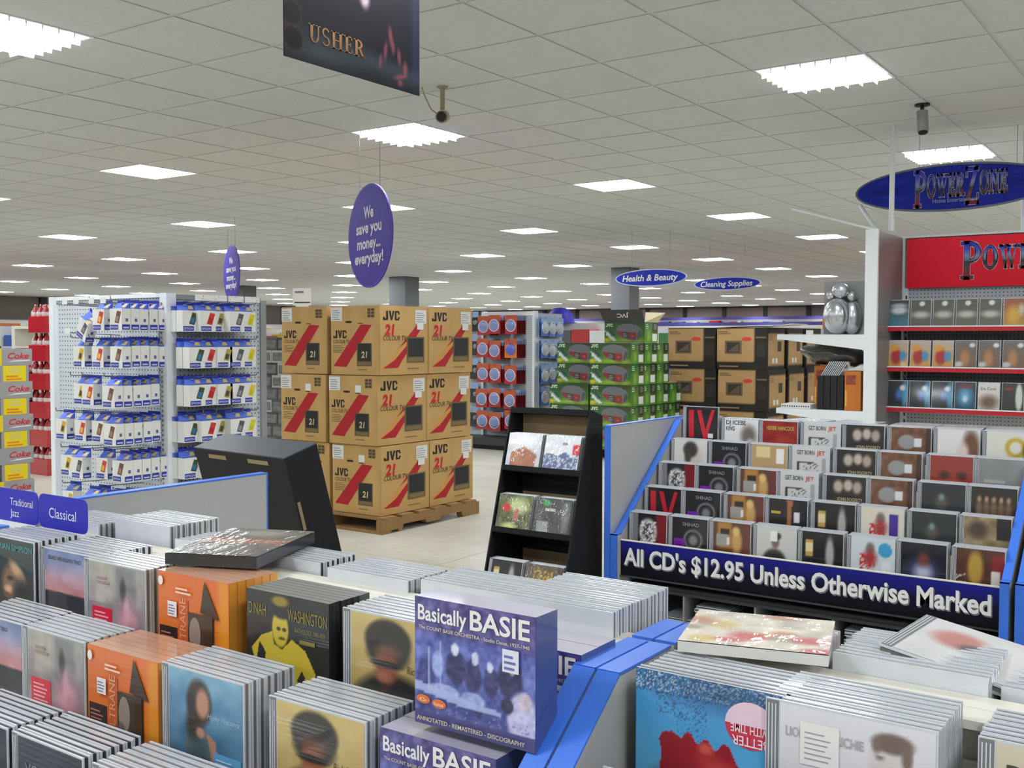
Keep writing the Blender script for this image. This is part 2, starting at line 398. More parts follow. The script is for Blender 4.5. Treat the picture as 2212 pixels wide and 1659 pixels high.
me=bpy.data.meshes.new('ceiling_tiles'); me.from_pydata(V,[],F); me.materials.append(MATS['ceiling_tile'])
o=inst('ceiling_tiles',me,ce); o['kind']='stuff'

m,N,L,B=bsdf('lamp_glow'); B.inputs['Base Color'].default_value=(0.9,0.9,0.9,1); B.inputs['Emission Color'].default_value=(*s2l((246,250,255)),1); B.inputs['Emission Strength'].default_value=LIGHT_POWER; MATS['lamp_glow']=m
mat('lamp_white',(240,242,244),0.3,vary=0.01)
# fixture meshes, origin at the centre of the opening, z=0 is the ceiling face
h=T/2; fr=MB()
for s0,s1 in (((-h,-h),(h,-h+.016)),((-h,h-.016),(h,h)),((-h,-h+.016),(-h+.016,h-.016)),((h-.016,-h+.016),(h,h-.016))): fr.box(s0[0],s0[1],-.004,s1[0],s1[1],.0085)
frame_me=fr.mesh('frame',['lamp_white'])
pan_me=MB().poly([(-h+.016,h-.016,0),(h-.016,h-.016,0),(h-.016,-h+.016,0),(-h+.016,-h+.016,0)]).mesh('lamp_panel',['lamp_glow'])
pan_deep=MB().poly([(-h+.016,h-.016,.003),(h-.016,h-.016,.003),(h-.016,-h+.016,.003),(-h+.016,-h+.016,.003)]).mesh('lamp_panel',['lamp_glow'])
lv=MB(); nb=7
for i in range(1,nb):
    t=-h+.016+(T-.032)*i/nb
    lv.prism([(t-.006,.002),(t+.006,.002),(t+.0015,-.03),(t-.0015,-.03)],-h+.016,h-.016,'X')
    lv.prism([(t-.006,.002),(t+.006,.002),(t+.0015,-.03),(t-.0015,-.03)],-h+.016,h-.016,'Y')
lv_me=lv.mesh('louvre',['lamp_white'])
NAMED={(3,2):'bright square louvred ceiling light between the dark poster and the purple sign',(-2,2):'largest square ceiling light at the upper right, above the hanging camera',
 (3,-3):'square louvred ceiling light cut by the upper left edge of the picture',(8,2):'square louvred ceiling light high above the ink cartridge stand',
 (-2,7):'square ceiling light seen just above the blue hanging oval',(3,7):'square ceiling light alone in the open ceiling right of the middle',
 (8,-3):'square ceiling light cut by the left edge above the cola stacks'}
near=[];far=[]
for a,b,c,px,vis in lights:
    onv=0<px[0]<2212 and 0<px[1]<700 and px[2]<60
    if not vis and math.hypot(c[0],c[1])>16: 
        ang=abs(math.atan2(c[0],c[1])-YAW)
        if ang>0.75: continue
    o=empty('ceiling_light',c); wpx=FPX*T/max(px[2],.1)
    inst('frame',frame_me,o)
    if px[2]<9 and vis: inst('lamp_panel',pan_deep,o); inst('louvre',lv_me,o)
    else: inst('lamp_panel',pan_me,o)
    if (a,b) in NAMED: tag(o,NAMED[(a,b)],'ceiling light','square ceiling lights')
    elif onv and wpx>75: near.append((px[1],px[0],o))
    elif onv: tag(o,'small far-off square ceiling light near the back of the store','ceiling light','distant ceiling lights')
    else: tag(o,'square ceiling light outside the picture','ceiling light','ceiling lights out of view')
near.sort(key=lambda t:t[1])
for k,(py,px_,o) in enumerate(near): tag(o,f'mid-distance square ceiling light, {ORD[k] if k<20 else str(k+1)+"th"} counted from the left edge','ceiling light','mid-distance ceiling lights')

# outer walls
def wall(name,x0,y0,x1,y1,m): 
    return struct(MB().box(x0,y0,0,x1,y1,CEIL+.08).build(name,m))
wb=wall('wall_back',XMIN,YMAX,XMAX,YMAX+.2,'wall_paint'); wl=wall('wall_left',XMIN-.2,YMIN,XMIN,YMAX+.2,'wall_side')
wall('wall_right',XMAX,YMIN,XMAX+.2,YMAX+.2,'wall_paint'); wall('wall_front',XMIN,YMIN-.2,XMAX,YMIN,'wall_paint')
mat('wall_panel',(168,152,148),0.7,vary=0.05,scale=0.8)
post=MB().box(-.09,-.1,0,.09,0,CEIL-.01).mesh('post',['dark_metal']); pan=MB().box(-.9,-.05,1.9,.9,0,CEIL-.06).mesh('panel',['wall_panel'])
for k in range(23):
    inst('post',post,wb,(XMIN+1+k*1.9,YMAX,0))
    if k%7!=3: inst('panel',pan,wb,(XMIN+1.95+k*1.9,YMAX,0))
postl=MB().box(0,-.12,0,.1,.12,CEIL-.01).mesh('post',['dark_metal'])
for k in range(20): inst('post',postl,wl,(XMIN,2+k*1.9,0))
mat('column_paint',(106,110,114),0.55,vary=0.03)
for (x,y,w,lab) in ((-16.2,18.8,.5,'dark grey square column rising behind the television cartons'),(-10.35,18.9,.42,'grey column directly behind the blue oval hung right of the middle'),(-22.6,19.5,.46,'dark grey column beside the smaller round purple sign')):
    c=empty('column',(x,y,0)); MB().box(-w/2,-w/2,.12,w/2,w/2,CEIL).build('shaft','column_paint',c)
    MB().box(-w/2-.03,-w/2-.03,0,w/2+.03,w/2+.03,.12).build('base','dark_metal',c); tag(c,lab,'column','ceiling columns')

# ================================================================== compact discs
CW,CH,CD_=0.142,0.125,0.0104
def case_mesh(tray='tray_dark',shell='clear_plastic',th=CD_,hinge=True):
    mb=MB()
    mb.box(0,0,0,CW,.0022,CH,mi=0); mb.box(.0012,.0022,.001,CW-.0012,th-.0032,CH-.0012,mi=1); mb.box(0,th-.0032,0,CW,th-.0006,CH,mi=0)
    if hinge:
        mb.box(.0008,-.0002,.001,.0118,0,CH-.001,mi=2)
        for k in range(3): mb.box(.0025+.003*k,-.0007,.004,.0035+.003*k,-.0002,CH-.004,mi=0)
    return mb.mesh('cd_case',[shell,tray,'hinge'])
CASE={'dark':case_mesh('tray_dark'),'white':case_mesh('tray_white'),'orange':case_mesh('tray_orange'),'plain':case_mesh('tray_dark',hinge=False)}
def box_mesh(front,side,top,th): # card box set with printed sides
    mb=MB(); mb.box(0,0,0,CW,th,CH,[side,top,front,side,side,side]); return mb.mesh('box_set',['print_gloss'])
ART={}
def art(name,w=.127,h=.121,n=40,bg=(128,128,128)):
    a=Art(w,h,n,bg); ART[name]=a; return a

# ---- covers of the near rack (large in the picture)
N1=64
a=art('ridge',n=N1).vg([(0,(30,32,44)),(.28,(60,58,70)),(.36,(40,42,52)),(.47,(46,48,60)),(.5,(205,140,140)),(.66,(190,150,165)),(.85,(128,140,180)),(1,(110,128,172))])
a.pol([(0,.42),(.3,.5),(.55,.44),(.8,.47),(1,.4),(1,0),(0,0)],(52,52,62)).ell(.5,.12,.3,.08,(150,70,64),.6,.7).noise(14,10,3).txt('BRAD MEHLDAU TRIO',.08,.88,.05,(70,74,96))
a=art('pinkdress',n=N1,bg=(150,146,146)).vg([(0,(176,128,138)),(.4,(150,138,140)),(1,(160,160,156))]).rect(.12,.55,.42,1,(176,170,156),.8,.04).rect(.5,.5,.85,.98,(120,122,124),.9,.05).ell(.62,.72,.05,.14,(52,46,50),.4).ell(.7,.3,.16,.3,(206,150,164),.5).ell(.68,.5,.05,.12,(218,170,180),.5).noise(12,12,5)
a.bar(.06,.16,.42,.48,(222,34,62)); a.lines(.1,.38,.19,.45,6,(248,180,190),.4); a.lines(.14,.4,.76,.86,2,(158,124,128),.5)
a=art('arrow',w=.142,h=.125,n=N1,bg=(226,116,40)).vg([(0,(226,134,34)),(.5,(224,116,40)),(1,(222,112,52))]).rect(.86,0,1,1,(232,156,44),.8,.05)
a.bar(.02,.0,.28,.42,(38,32,34)); a.lines(.04,.24,.06,.38,8,(196,120,96),.35); a.bar(.3,0,.44,.74,(206,96,48)); a.txt('COLTRANE',.41,.04,.1,(232,158,108),rot=PI/2)
a.bar(.44,0,.8,.62,(72,60,54)); a.disc(.54,.4,.08,.18,(150,138,126)); a.disc(.5,.18,.06,.14,(112,100,92)); a.shp([(.62,.64),(.88,.6),(.68,.98)],(66,50,36)); a.shp([(.68,.2),(.8,.16),(.79,.64),(.69,.64)],(66,50,36))
a.disc(.055,.9,.035,.05,(240,232,220)); a.bar(.16,.54,.29,.7,(238,238,236)); a.lines(.17,.28,.56,.68,4,(120,120,150)); a.lines(.28,.52,.8,.88,2,(242,214,190),.5)
a=art('goldsinger',w=.142,h=.125,n=110,bg=(40,44,48)).noise(8,6,2)
Y=(208,184,62)
a.pol([(.2,0),(.06,.42),(.18,.56),(.32,.62),(.34,.5),(.44,.46),(.56,.58),(.72,.5),(.84,.3),(.8,.05),(.66,0)],Y).pol([(.16,.5),(.1,.2),(.2,.18),(.24,.4)],(40,44,48)).pol([(.68,.3),(.72,.24),(.66,.12),(.62,.2)],(40,44,48))
a.ell(.42,.66,.1,.18,Y,.1).ell(.44,.86,.13,.1,(40,44,48),.15).ell(.42,.93,.1,.05,(150,134,50),.3).ell(.4,.66,.025,.02,(60,60,40),.3).ell(.47,.66,.025,.02,(60,60,40),.3).ell(.44,.57,.04,.015,(90,84,40),.3)
a.txt('DINAH',.03,.76,.12,(150,136,60),w=.22,bold=0.0); a.txt('WASHINGTON',.52,.76,.12,(150,136,60),w=.46,bold=0.0); a.txt('ANTHOLOGY 1943-1959',.6,.66,.05,(130,120,60),w=.36); a.lines(.66,.92,.56,.63,1,(130,120,60),.6)
a.disc(.74,.06,.1,.1,(220,218,206)); a.disc(.74,.06,.08,.08,(40,42,44)); a.disc(.74,.06,.05,.05,(214,210,196))
a=art('tanportrait',n=N1,bg=(196,170,106)).vg([(0,(186,158,98)),(1,(206,184,118))]).noise(10,7,4).ell(.5,.1,.5,.38,(52,52,52),.12).ell(.44,.78,.27,.2,(56,52,49),.1).ell(.44,.66,.24,.14,(62,58,54),.2).ell(.42,.54,.13,.16,(150,88,62),.3).ell(.42,.56,.17,.035,(40,36,36),.3).ell(.4,.44,.1,.05,(176,116,90),.4).ell(.44,.68,.14,.05,(120,84,64),.5).ell(.4,.2,.05,.12,(116,60,48),.5).rect(.1,.28,.9,.33,(96,96,94),.6,.05)
a.txt('Rick Braun',.66,.52,.075,(112,92,60),bold=0.0,shear=.2)
a=art('bigband',w=.142,h=.125,n=80,bg=(70,78,150)).vg([(0,(56,62,134)),(.2,(70,80,152)),(.5,(96,112,188)),(.7,(84,96,172)),(.74,(82,76,142)),(1,(90,82,146))]).noise(22,14,9,None)
for (x,y,rx,ry,c) in ((.1,.35,.08,.2,(58,66,140)),(.36,.5,.09,.13,(44,46,104)),(.35,.64,.03,.05,(214,218,240)),(.5,.46,.07,.14,(44,46,104)),(.52,.6,.03,.05,(200,206,236)),(.65,.45,.06,.12,(50,54,112)),(.64,.56,.025,.04,(206,210,236)),(.8,.5,.1,.14,(40,40,92)),(.82,.6,.03,.06,(222,222,240)),(.2,.5,.05,.1,(150,166,222)),(.9,.22,.12,.2,(190,188,224)),(.92,.36,.05,.07,(206,190,210)),(.78,.3,.05,.06,(40,38,80)),(.5,.28,.1,.06,(156,172,222)),(.25,.3,.14,.05,(164,176,226)),(.55,.2,.03,.05,(48,48,110))): a.ell(x,y,rx,ry,c,.12)
a.noise(26,38,12)
a.pol([(0,.34),(.5,.26),(.72,.24),(.74,.2),(.4,.21),(0,.27)],(170,184,230),.9).rect(.12,.3,.135,.62,(190,200,236),.8).rect(.22,.35,.23,.68,(180,190,232),.7).rect(0,0,1,.1,(60,58,124),1).speck((120,132,200),.05,.1,.2,4)
a.txt('Basically',.03,.825,.12,(240,238,236),w=.42,bold=.02); a.txt('BASIE',.48,.82,.15,(238,236,232),w=.48,bold=.02); a.txt('The COUNT BASIE ORCHESTRA - Studio Dates, 1937-1945',.04,.755,.028,(214,206,180),w=.92)
a.disc(.08,.2,.06,.035,(222,112,48)); a.disc(.22,.19,.06,.035,(222,112,48)); a.txt('4CDs',.05,.185,.03,(250,220,190),w=.06); a.txt('bonus',.18,.175,.03,(250,220,190),w=.08)
a.txt('ANNOTATED - REMASTERED - DISCOGRAPHY',.03,.035,.035,(206,198,160),w=.9); a.bar(.75,.56,.88,.73,(226,228,240)); a.lines(.765,.865,.58,.71,3,(104,112,176),.45)
a=art('seawoman',n=N1).vg([(0,(70,110,140)),(.4,(74,118,150)),(.62,(96,146,178)),(.7,(84,136,172)),(1,(128,176,204))]).noise(14,10,8).pol([(.3,.0),(.2,.34),(.28,.44),(.45,.5),(.6,.42),(.68,.1),(.66,0)],(96,110,116)).ell(.42,.72,.17,.22,(52,44,42),.15).ell(.36,.5,.12,.16,(62,52,48),.3).ell(.47,.72,.09,.14,(190,140,116),.25).pol([(.52,.46),(.64,.4),(.7,.06),(.6,.06),(.56,.3)],(182,132,110)).ell(.42,.2,.14,.2,(70,90,98),.4).ell(.44,.44,.06,.05,(190,140,116),.3).rect(.0,.28,.14,.5,(120,170,196),.5,.1)
a.txt('Hayley Westenra',.54,.6,.055,(176,204,222),w=.42,shear=.3,bold=0.0); a.bar(.62,.02,.98,.3,(96,162,204)); a.lines(.65,.95,.06,.27,6,(214,232,244),.3); a.bar(.44,.0,.62,.2,(236,238,242)); a.lines(.46,.6,.04,.17,4,(150,156,170))
a=art('voices',n=N1,bg=(30,34,50)).noise(12,6,1).ell(.5,.5,.4,.4,(48,56,80),.6); a.txt('VOLUME',.12,.66,.11,(120,126,140),w=.6)
a=art('saxportrait',n=N1,bg=(34,40,42)).vg([(0,(40,40,38)),(1,(26,48,52))]).ell(.55,.46,.24,.22,(132,100,76),.25,1,.5).ell(.66,.6,.2,.07,(196,158,124),.4,1,-.6).ell(.5,.5,.07,.03,(60,44,36),.4).ell(.46,.36,.1,.05,(206,164,126),.4).ell(.42,.28,.06,.03,(110,70,58),.4).ell(.75,.2,.2,.3,(24,26,28),.4).ell(.9,.12,.08,.05,(196,150,104),.4); a.txt('BRIAN SIMPSON',.2,.86,.08,(70,150,150),w=.78)
a=art('redprofile',w=.142,h=.125,n=110).vg([(0,(92,172,214)),(.5,(84,172,222)),(.85,(60,150,212)),(1,(52,120,176))]).noise(8,5,2)
a.speck((30,60,96),.5,.84,1,3,a=.8).speck((220,238,248),.25,.86,1,5,a=.8).speck((34,70,110),.25,.68,.86,7,.15,.5,a=.7).speck((34,80,120),.16,.45,.7,8,.3,.5,a=.6).ell(.7,.9,.4,.1,(26,60,104),.8,.5)
a.pol([(0,.06),(.08,.14),(.17,.24),(.19,.4),(.17,.5),(.2,.56),(.26,.575),(.33,.54),(.37,.6),(.4,.59),(.43,.53),(.46,.52),(.48,.57),(.52,.565),(.55,.51),(.58,.51),(.62,.575),(.66,.55),(.7,.46),(.76,.38),(.85,.35),(1,.38),(1,0),(0,0)],(158,30,42)).ell(.66,.32,.2,.08,(214,80,66),.6,.8,-.5).ell(.5,.5,.05,.04,(216,96,84),.5,.9).ell(.9,.2,.1,.06,(226,150,110),.6,.8).ell(.35,.15,.2,.14,(128,16,30),.6,.7)
a.disc(.8,.74,.17,.17,(206,26,66)); a.shp([(.63+.17+.17*math.cos(t*PI/12),.74+.17*math.sin(t*PI/12)) for t in range(13)],(236,206,222)); a.txt('WITH TIME',.93,.74,.06,(250,226,234),w=.26,rot=PI); a.txt('BETTER',.92,.66,.07,(250,226,234),w=.24,rot=PI)
a=art('whitetee',n=N1,bg=(226,226,230)).vg([(0,(206,206,212)),(1,(224,224,230))]).ell(.72,.72,.13,.19,(214,206,204),.15).ell(.74,.87,.13,.07,(112,94,86),.2).ell(.83,.8,.035,.1,(120,100,92),.3).ell(.64,.84,.03,.05,(120,104,98),.4).ell(.66,.76,.03,.012,(120,112,112),.4).ell(.62,.5,.3,.12,(76,70,76),.2).ell(.62,.2,.4,.3,(110,104,110),.3)
a.txt('LIONEL',.04,.78,.07,(168,168,176),w=.2); a.txt('RICHIE',.38,.78,.07,(168,168,176),w=.18); a.bar(.14,.6,.4,.9,(234,234,230)); a.lines(.17,.36,.64,.86,6,(160,160,164),.25)
a=art('ramcover',n=N1,bg=(206,196,170)).vg([(0,(190,180,150)),(1,(212,202,180))]).ell(.5,.3,.3,.3,(120,96,76),.4); a.txt('RAM',.06,.66,.22,(60,56,54),w=.5)
a=art('collage',w=.142,h=.125,n=48,bg=(224,214,196)).noise(36,9,6)
for k in range(16): a.ell(rnd.random(),rnd.random(),.06+.1*rnd.random(),.05+.08*rnd.random(),((206,60,66),(226,196,120),(150,140,120),(236,226,206),(196,120,90))[k%5],.4,.8)
a=art('filmcover',w=.135,h=.19,n=48,bg=(70,62,58)).noise(16,8,3).rect(0,.42,1,.62,(150,52,40),.9,.06).speck((236,196,140),.25,.46,.58,2).ell(.5,.82,.3,.12,(150,140,132),.5).ell(.5,.25,.3,.14,(92,84,78),.5)
# ---- covers of the priced rack (small in the picture)
N2=28
a=art('crest',n=N2,bg=(24,22,26)).rect(.68,0,1,1,(120,24,34)).rect(0,0,.16,1,(150,150,152),.8).ell(.46,.5,.26,.36,(206,206,206),.15).ell(.46,.5,.18,.26,(70,66,70),.3).speck((225,225,225),.35,.2,.8,1,.25,.68)
a=art('ringlogo',n=N2,bg=(34,34,38)).ell(.6,.42,.26,.27,(150,150,154),.1).ell(.6,.42,.22,.23,(40,40,44),.1).ell(.6,.4,.12,.14,(130,130,134),.3); a.bar(.06,.06,.36,.42,(122,30,178)); a.lines(.1,.32,.1,.38,4,(60,16,90)); a.txt('SHIHAD',.3,.78,.1,(150,150,154))
a=art('goldblonde',n=N2,bg=(96,60,44)).rect(.12,.3,.5,1,(176,128,52),1,.05).rect(.1,.35,.42,.66,(158,156,152)).rect(.2,.66,.44,.82,(46,36,30)).ell(.64,.5,.14,.3,(206,160,96),.3).ell(.62,.78,.1,.12,(226,190,120),.3).rect(.84,0,1,1,(110,52,50)).rect(.36,.4,.46,.58,(230,230,230)); a.lines(.06,.34,.06,.18,1,(230,226,214),.6)
a=art('suitman',n=N2,bg=(206,206,202)).ell(.45,.1,.3,.34,(44,40,42),.15).ell(.47,.62,.1,.16,(120,100,90),.25).ell(.5,.78,.12,.1,(52,46,46),.2).rect(.34,.62,.5,.9,(236,236,238))
a=art('whitefigure',n=N2,bg=(24,24,28)).ell(.68,.45,.1,.44,(176,172,170),.3).rect(.08,.36,.28,.78,(196,160,82)).rect(.1,.5,.26,.7,(230,214,160)); 
a=art('redscript',n=N2,bg=(212,214,214)).ell(.46,.74,.1,.14,(120,112,110),.3).ell(.46,.5,.14,.2,(150,60,58),.5).speck((196,40,44),.5,.15,.6,4,.2,.56).speck((40,40,44),.4,.2,.55,5,.44,.56)
a=art('redscriptlabel',n=N2,bg=(222,216,200)).ell(.46,.74,.1,.14,(120,112,110),.3).ell(.46,.5,.14,.2,(150,60,58),.5).speck((196,40,44),.5,.15,.6,4,.2,.56).rect(.66,.25,.86,.85,(64,40,150))
a=art('redscriptdot',n=N2,bg=(206,216,222)).ell(.44,.74,.1,.14,(120,112,110),.3).ell(.44,.5,.14,.2,(150,60,58),.5).speck((196,40,44),.5,.15,.6,4,.2,.56).ell(.78,.72,.16,.18,(60,156,206),.05).rect(.68,.1,.9,.46,(226,228,230))
a=art('starburst',n=N2,bg=(16,18,34)).ell(.5,.3,.34,.3,(70,76,120),.6).ell(.5,.3,.18,.2,(190,194,220),.6).ell(.5,.62,.12,.16,(120,60,50),.6)
a=art('goldface',n=N2,bg=(86,50,38)).ell(.4,.55,.16,.4,(186,150,62),.25).rect(.74,.1,1,.9,(140,40,44),1,.05).rect(.74,.1,.92,.5,(226,222,216)).speck((206,200,190),.3,.1,.4,2,0,.2)
a=art('redfour',n=N2,bg=(30,24,28)); a.shp([(.1,.06),(.26,.06),(.24,.9),(.08,.9)],(196,26,46)); a.shp([(.34,.9),(.48,.9),(.62,.3),(.8,.92),(.9,.92),(.66,.02),(.56,.02)],(196,26,46)); a.bar(.7,.06,.86,.2,(220,220,222))
a=art('legs',n=N2,bg=(34,32,34)).pol([(.46,1),(.62,1),(.58,.5),(.56,.1),(.5,.1),(.5,.5)],(168,104,70)).rect(.66,.4,.8,.66,(228,228,228)); a.lines(.06,.42,.6,.72,1,(190,170,60),.6)
a=art('dimfigure',n=N2,bg=(44,50,52)).ell(.46,.5,.14,.2,(90,84,74),.5).ell(.46,.66,.06,.08,(120,150,160),.5).ell(.5,.2,.5,.15,(58,64,64),.6)
a=art('tancollage',n=N2,bg=(150,132,100)).noise(40,8,3).ell(.3,.7,.2,.2,(80,64,52),.4).rect(.7,.5,1,1,(28,26,28)).ell(.5,.15,.4,.1,(206,190,150),.6)
a=art('sketch',n=N2,bg=(206,206,204)).rect(.14,.55,.6,.6,(60,60,62)).rect(.14,.2,.18,.58,(60,60,62)).rect(.08,.1,.4,.26,(34,34,36)).speck((90,90,92),.3,.2,.55,3,.3,.7).rect(.82,.2,.9,.7,(150,150,150),.7); a.txt('GET BORN',.12,.8,.12,(60,60,62),w=.48); a.txt('JET',.66,.8,.12,(206,66,50))
a=art('threefaces',n=N2,bg=(46,40,34)).ell(.3,.72,.12,.16,(190,176,160),.3).ell(.55,.76,.11,.15,(196,182,168),.3).ell(.78,.72,.11,.16,(176,160,146),.3).ell(.5,.3,.4,.1,(90,80,56),.6); a.txt('JOHN FOGERTY',.28,.34,.1,(196,184,140),w=.64)
a=art('greylabel',n=N2,bg=(112,76,54)).noise(26,8,4).ell(.4,.6,.22,.2,(150,150,150),.1).rect(.6,.5,.76,.72,(222,222,224)).rect(.88,0,1,1,(70,46,40)).ell(.3,.2,.16,.1,(176,84,50),.5)
a=art('rowfigures',n=N2,bg=(46,42,38))
for k in range(5): a.ell(.18+.16*k,.42,.07,.26,(120,96,72),.4).ell(.18+.16*k,.7,.04,.07,(186,150,120),.4)
a=art('palehead',n=N2,bg=(216,214,208)).ell(.62,.5,.24,.34,(206,196,188),.3).ell(.5,.72,.22,.24,(62,52,50),.2).ell(.42,.5,.1,.2,(70,60,56),.4).rect(.08,.08,.4,.2,(110,108,106),.8)
a=art('beigelabel',n=N2,bg=(186,156,112)).rect(.12,.64,.5,.96,(222,206,150)).rect(.68,.5,.92,.92,(234,234,232)).ell(.8,.14,.16,.14,(120,80,50),.4)
a=art('redgaze',n=N2,bg=(150,56,46)).ell(.34,.5,.12,.1,(70,30,30),.5).ell(.74,.5,.12,.1,(70,30,30),.5).ell(.5,.2,.3,.16,(190,90,70),.6)
a=art('greyplain',n=N2,bg=(140,142,144)).noise(10,5,2).rect(.1,.05,.5,.25,(40,40,42)); a.lines(.12,.8,.38,.52,1,(170,172,174),.6)
a=art('palecover',n=N1,bg=(214,214,214)).ell(.3,.62,.2,.2,(196,130,122),.3).ell(.44,.5,.1,.1,(90,86,90),.4).rect(.5,.3,.95,.9,(222,222,220),.8,.1).noise(8,6,2)
a=art('whitedark',n=N2,bg=(222,222,220)).ell(.72,.52,.22,.3,(110,104,100),.4).ell(.78,.3,.12,.14,(190,186,182),.4); a.txt('DJ ICEBE',.04,.84,.13,(30,26,40),w=.6); a.txt('KING',.04,.66,.13,(30,26,40),w=.26)
a=art('redtext',n=N2,bg=(146,34,30)).noise(14,6,5).rect(.4,.1,1,.5,(172,60,36),.6,.1); a.txt('HERBIE HANCOCK',.12,.74,.12,(196,180,80),w=.8)
a=art('brownhair',n=N2,bg=(226,224,222)).ell(.8,.5,.2,.5,(112,80,58),.3).rect(.0,.0,.48,.16,(226,60,110)).ell(.6,.4,.14,.26,(222,206,196),.4)
a=art('greenyellow',n=N2,bg=(222,220,210)).ell(.66,.6,.24,.26,(196,170,50),.15).ell(.66,.6,.14,.16,(226,222,210),.2).rect(.08,.1,.4,.3,(90,140,70)).ell(.94,.5,.1,.3,(60,50,46),.4)
a=art('wrapcopper',w=.142,h=.125,n=N2,bg=(214,216,222)).pol([(.14,0),(.14,.44),(.5,.64),(.9,.4),(.86,0)],(176,116,86)).noise(20,6,2).ell(.45,.82,.4,.2,(246,248,252),.6)  # soft white oval is glare on the wrap, painted into the print
a=art('bluebranches',w=.142,h=.125,n=N2,bg=(224,228,234)).pol([(0,0),(0,.44),(.2,.5),(.4,.42),(.6,.56),(.8,.4),(1,.5),(1,0)],(92,104,140)).speck((190,200,222),.3,0,.45,3).rect(.8,.5,1,.78,(206,40,50)); a.lines(.5,.72,.74,.86,1,(150,154,160),.6)
a=art('greenwood',w=.142,h=.125,n=N2,bg=(84,92,44)).noise(36,8,8).ell(.6,.7,.3,.2,(196,206,150),.5).rect(.52,.28,.62,.62,(176,40,40)).rect(.49,.24,.65,.66,(206,196,160),.3).ell(.26,.62,.13,.12,(206,40,50),.1).ell(.4,.1,.2,.1,(206,210,110),.5)
a=art('greysleeve',w=.142,h=.125,n=N2,bg=(74,76,74)).noise(14,6,3).rect(.1,.06,.42,.36,(150,152,154),1,.02).ell(.3,.86,.1,.1,(60,150,70),.1).rect(.8,.1,.95,.9,(160,162,164),.6,.1); a.lines(.28,.7,.64,.78,1,(176,178,176),.6)
a=art('golddots',w=.142,h=.125,n=N2,bg=(86,78,70)).ell(.5,.5,.4,.4,(122,104,70),.6).speck((206,166,60),.4,.2,.85,6,.25,.75).rect(0,.0,.16,.45,(226,228,232)).rect(.6,0,.9,.32,(222,206,90))
# film case covers
def film(name,c0,c1,blobs=()):
    a=art(name,w=.13,h=.185,n=20).vg([(0,c0),(1,c1)])
    for b in blobs: a.ell(*b)
    return a
film('film_sea',(64,130,150),(56,60,64),((.5,.62,.4,.14,(206,212,212),.4),(.5,.8,.4,.08,(176,180,182),.4)))
film('film_olive',(96,100,84),(86,80,74),((.5,.45,.4,.12,(190,188,180),.5),(.55,.86,.14,.09,(226,228,230),.2)))
film('film_fire',(196,150,50),(140,70,40),((.45,.4,.28,.3,(216,170,50),.5),(.8,.6,.14,.2,(196,190,170),.5)))
film('film_toon',(206,150,60),(190,180,170),((.4,.4,.26,.28,(166,36,40),.3),(.75,.42,.18,.18,(70,140,190),.3),(.3,.72,.2,.12,(222,150,50),.4)))
film('film_bald',(120,90,66),(110,104,98),((.45,.35,.2,.3,(176,124,80),.4),(.16,.14,.2,.1,(196,198,202),.4),(.8,.84,.14,.08,(222,224,226),.3)))
film('film_night',(24,30,38),(40,46,54),((.6,.5,.18,.2,(60,120,190),.6),(.9,.5,.16,.5,(70,150,190),.4),(.75,.74,.14,.1,(222,224,226),.4)))
film('film_blue',(40,80,110),(60,70,80),((.5,.5,.3,.3,(90,170,210),.6),(.5,.4,.12,.12,(206,220,226),.5),(.5,.85,.3,.06,(140,50,46),.5)))
film('film_white',(206,200,190),(222,222,220),((.5,.3,.4,.24,(110,90,76),.5),)).txt('Da Cool',.12,.74,.1,(60,56,54),w=.7)
film('film_half',(44,48,46),(56,60,58),((.78,.5,.16,.5,(206,212,206),.2),(.3,.8,.2,.04,(160,40,40),.4)))
film('film_ice',(70,120,140),(150,176,186),((.5,.35,.18,.36,(40,50,56),.4),))
COVER={k:(v.mesh('cover','print_wrap' if k in ('collage','filmcover','wrapcopper','bluebranches','greenwood','greysleeve','golddots') else 'print_gloss'),v) for k,v in ART.items()}

def cd(x,y,z,cover=None,kind='dark',rot=(0,0,0),label='',group=None,name='cd_case',cat='compact disc'):
    o=inst(name,CASE[kind],None,(x,y,z),rot)
    if cover:
        me,a=COVER[cover]; full=a.w>.13
        inst('booklet',me,o,((0 if full else .0132),-.0011 if full else -.0004,0 if full else .002))
    return tag(o,label,cat,group)
DESC={'ridge':'pink and blue sunset over dark hills','pinkdress':'pink dress cover with a red sticker','arrow':'orange cover with a big black arrow','goldsinger':'black cover with a yellow singer','tanportrait':'tan cover with a dark-haired head in sunglasses','bigband':'violet-blue big band photograph','seawoman':'woman before a blue sea','voices':'dark navy cover with pale capital letters','saxportrait':'tilted face and teal lettering','redprofile':'red upturned face on bright blue','whitetee':'white cover with a cropped grey-brown head','ramcover':'cream cover with large dark capitals'}

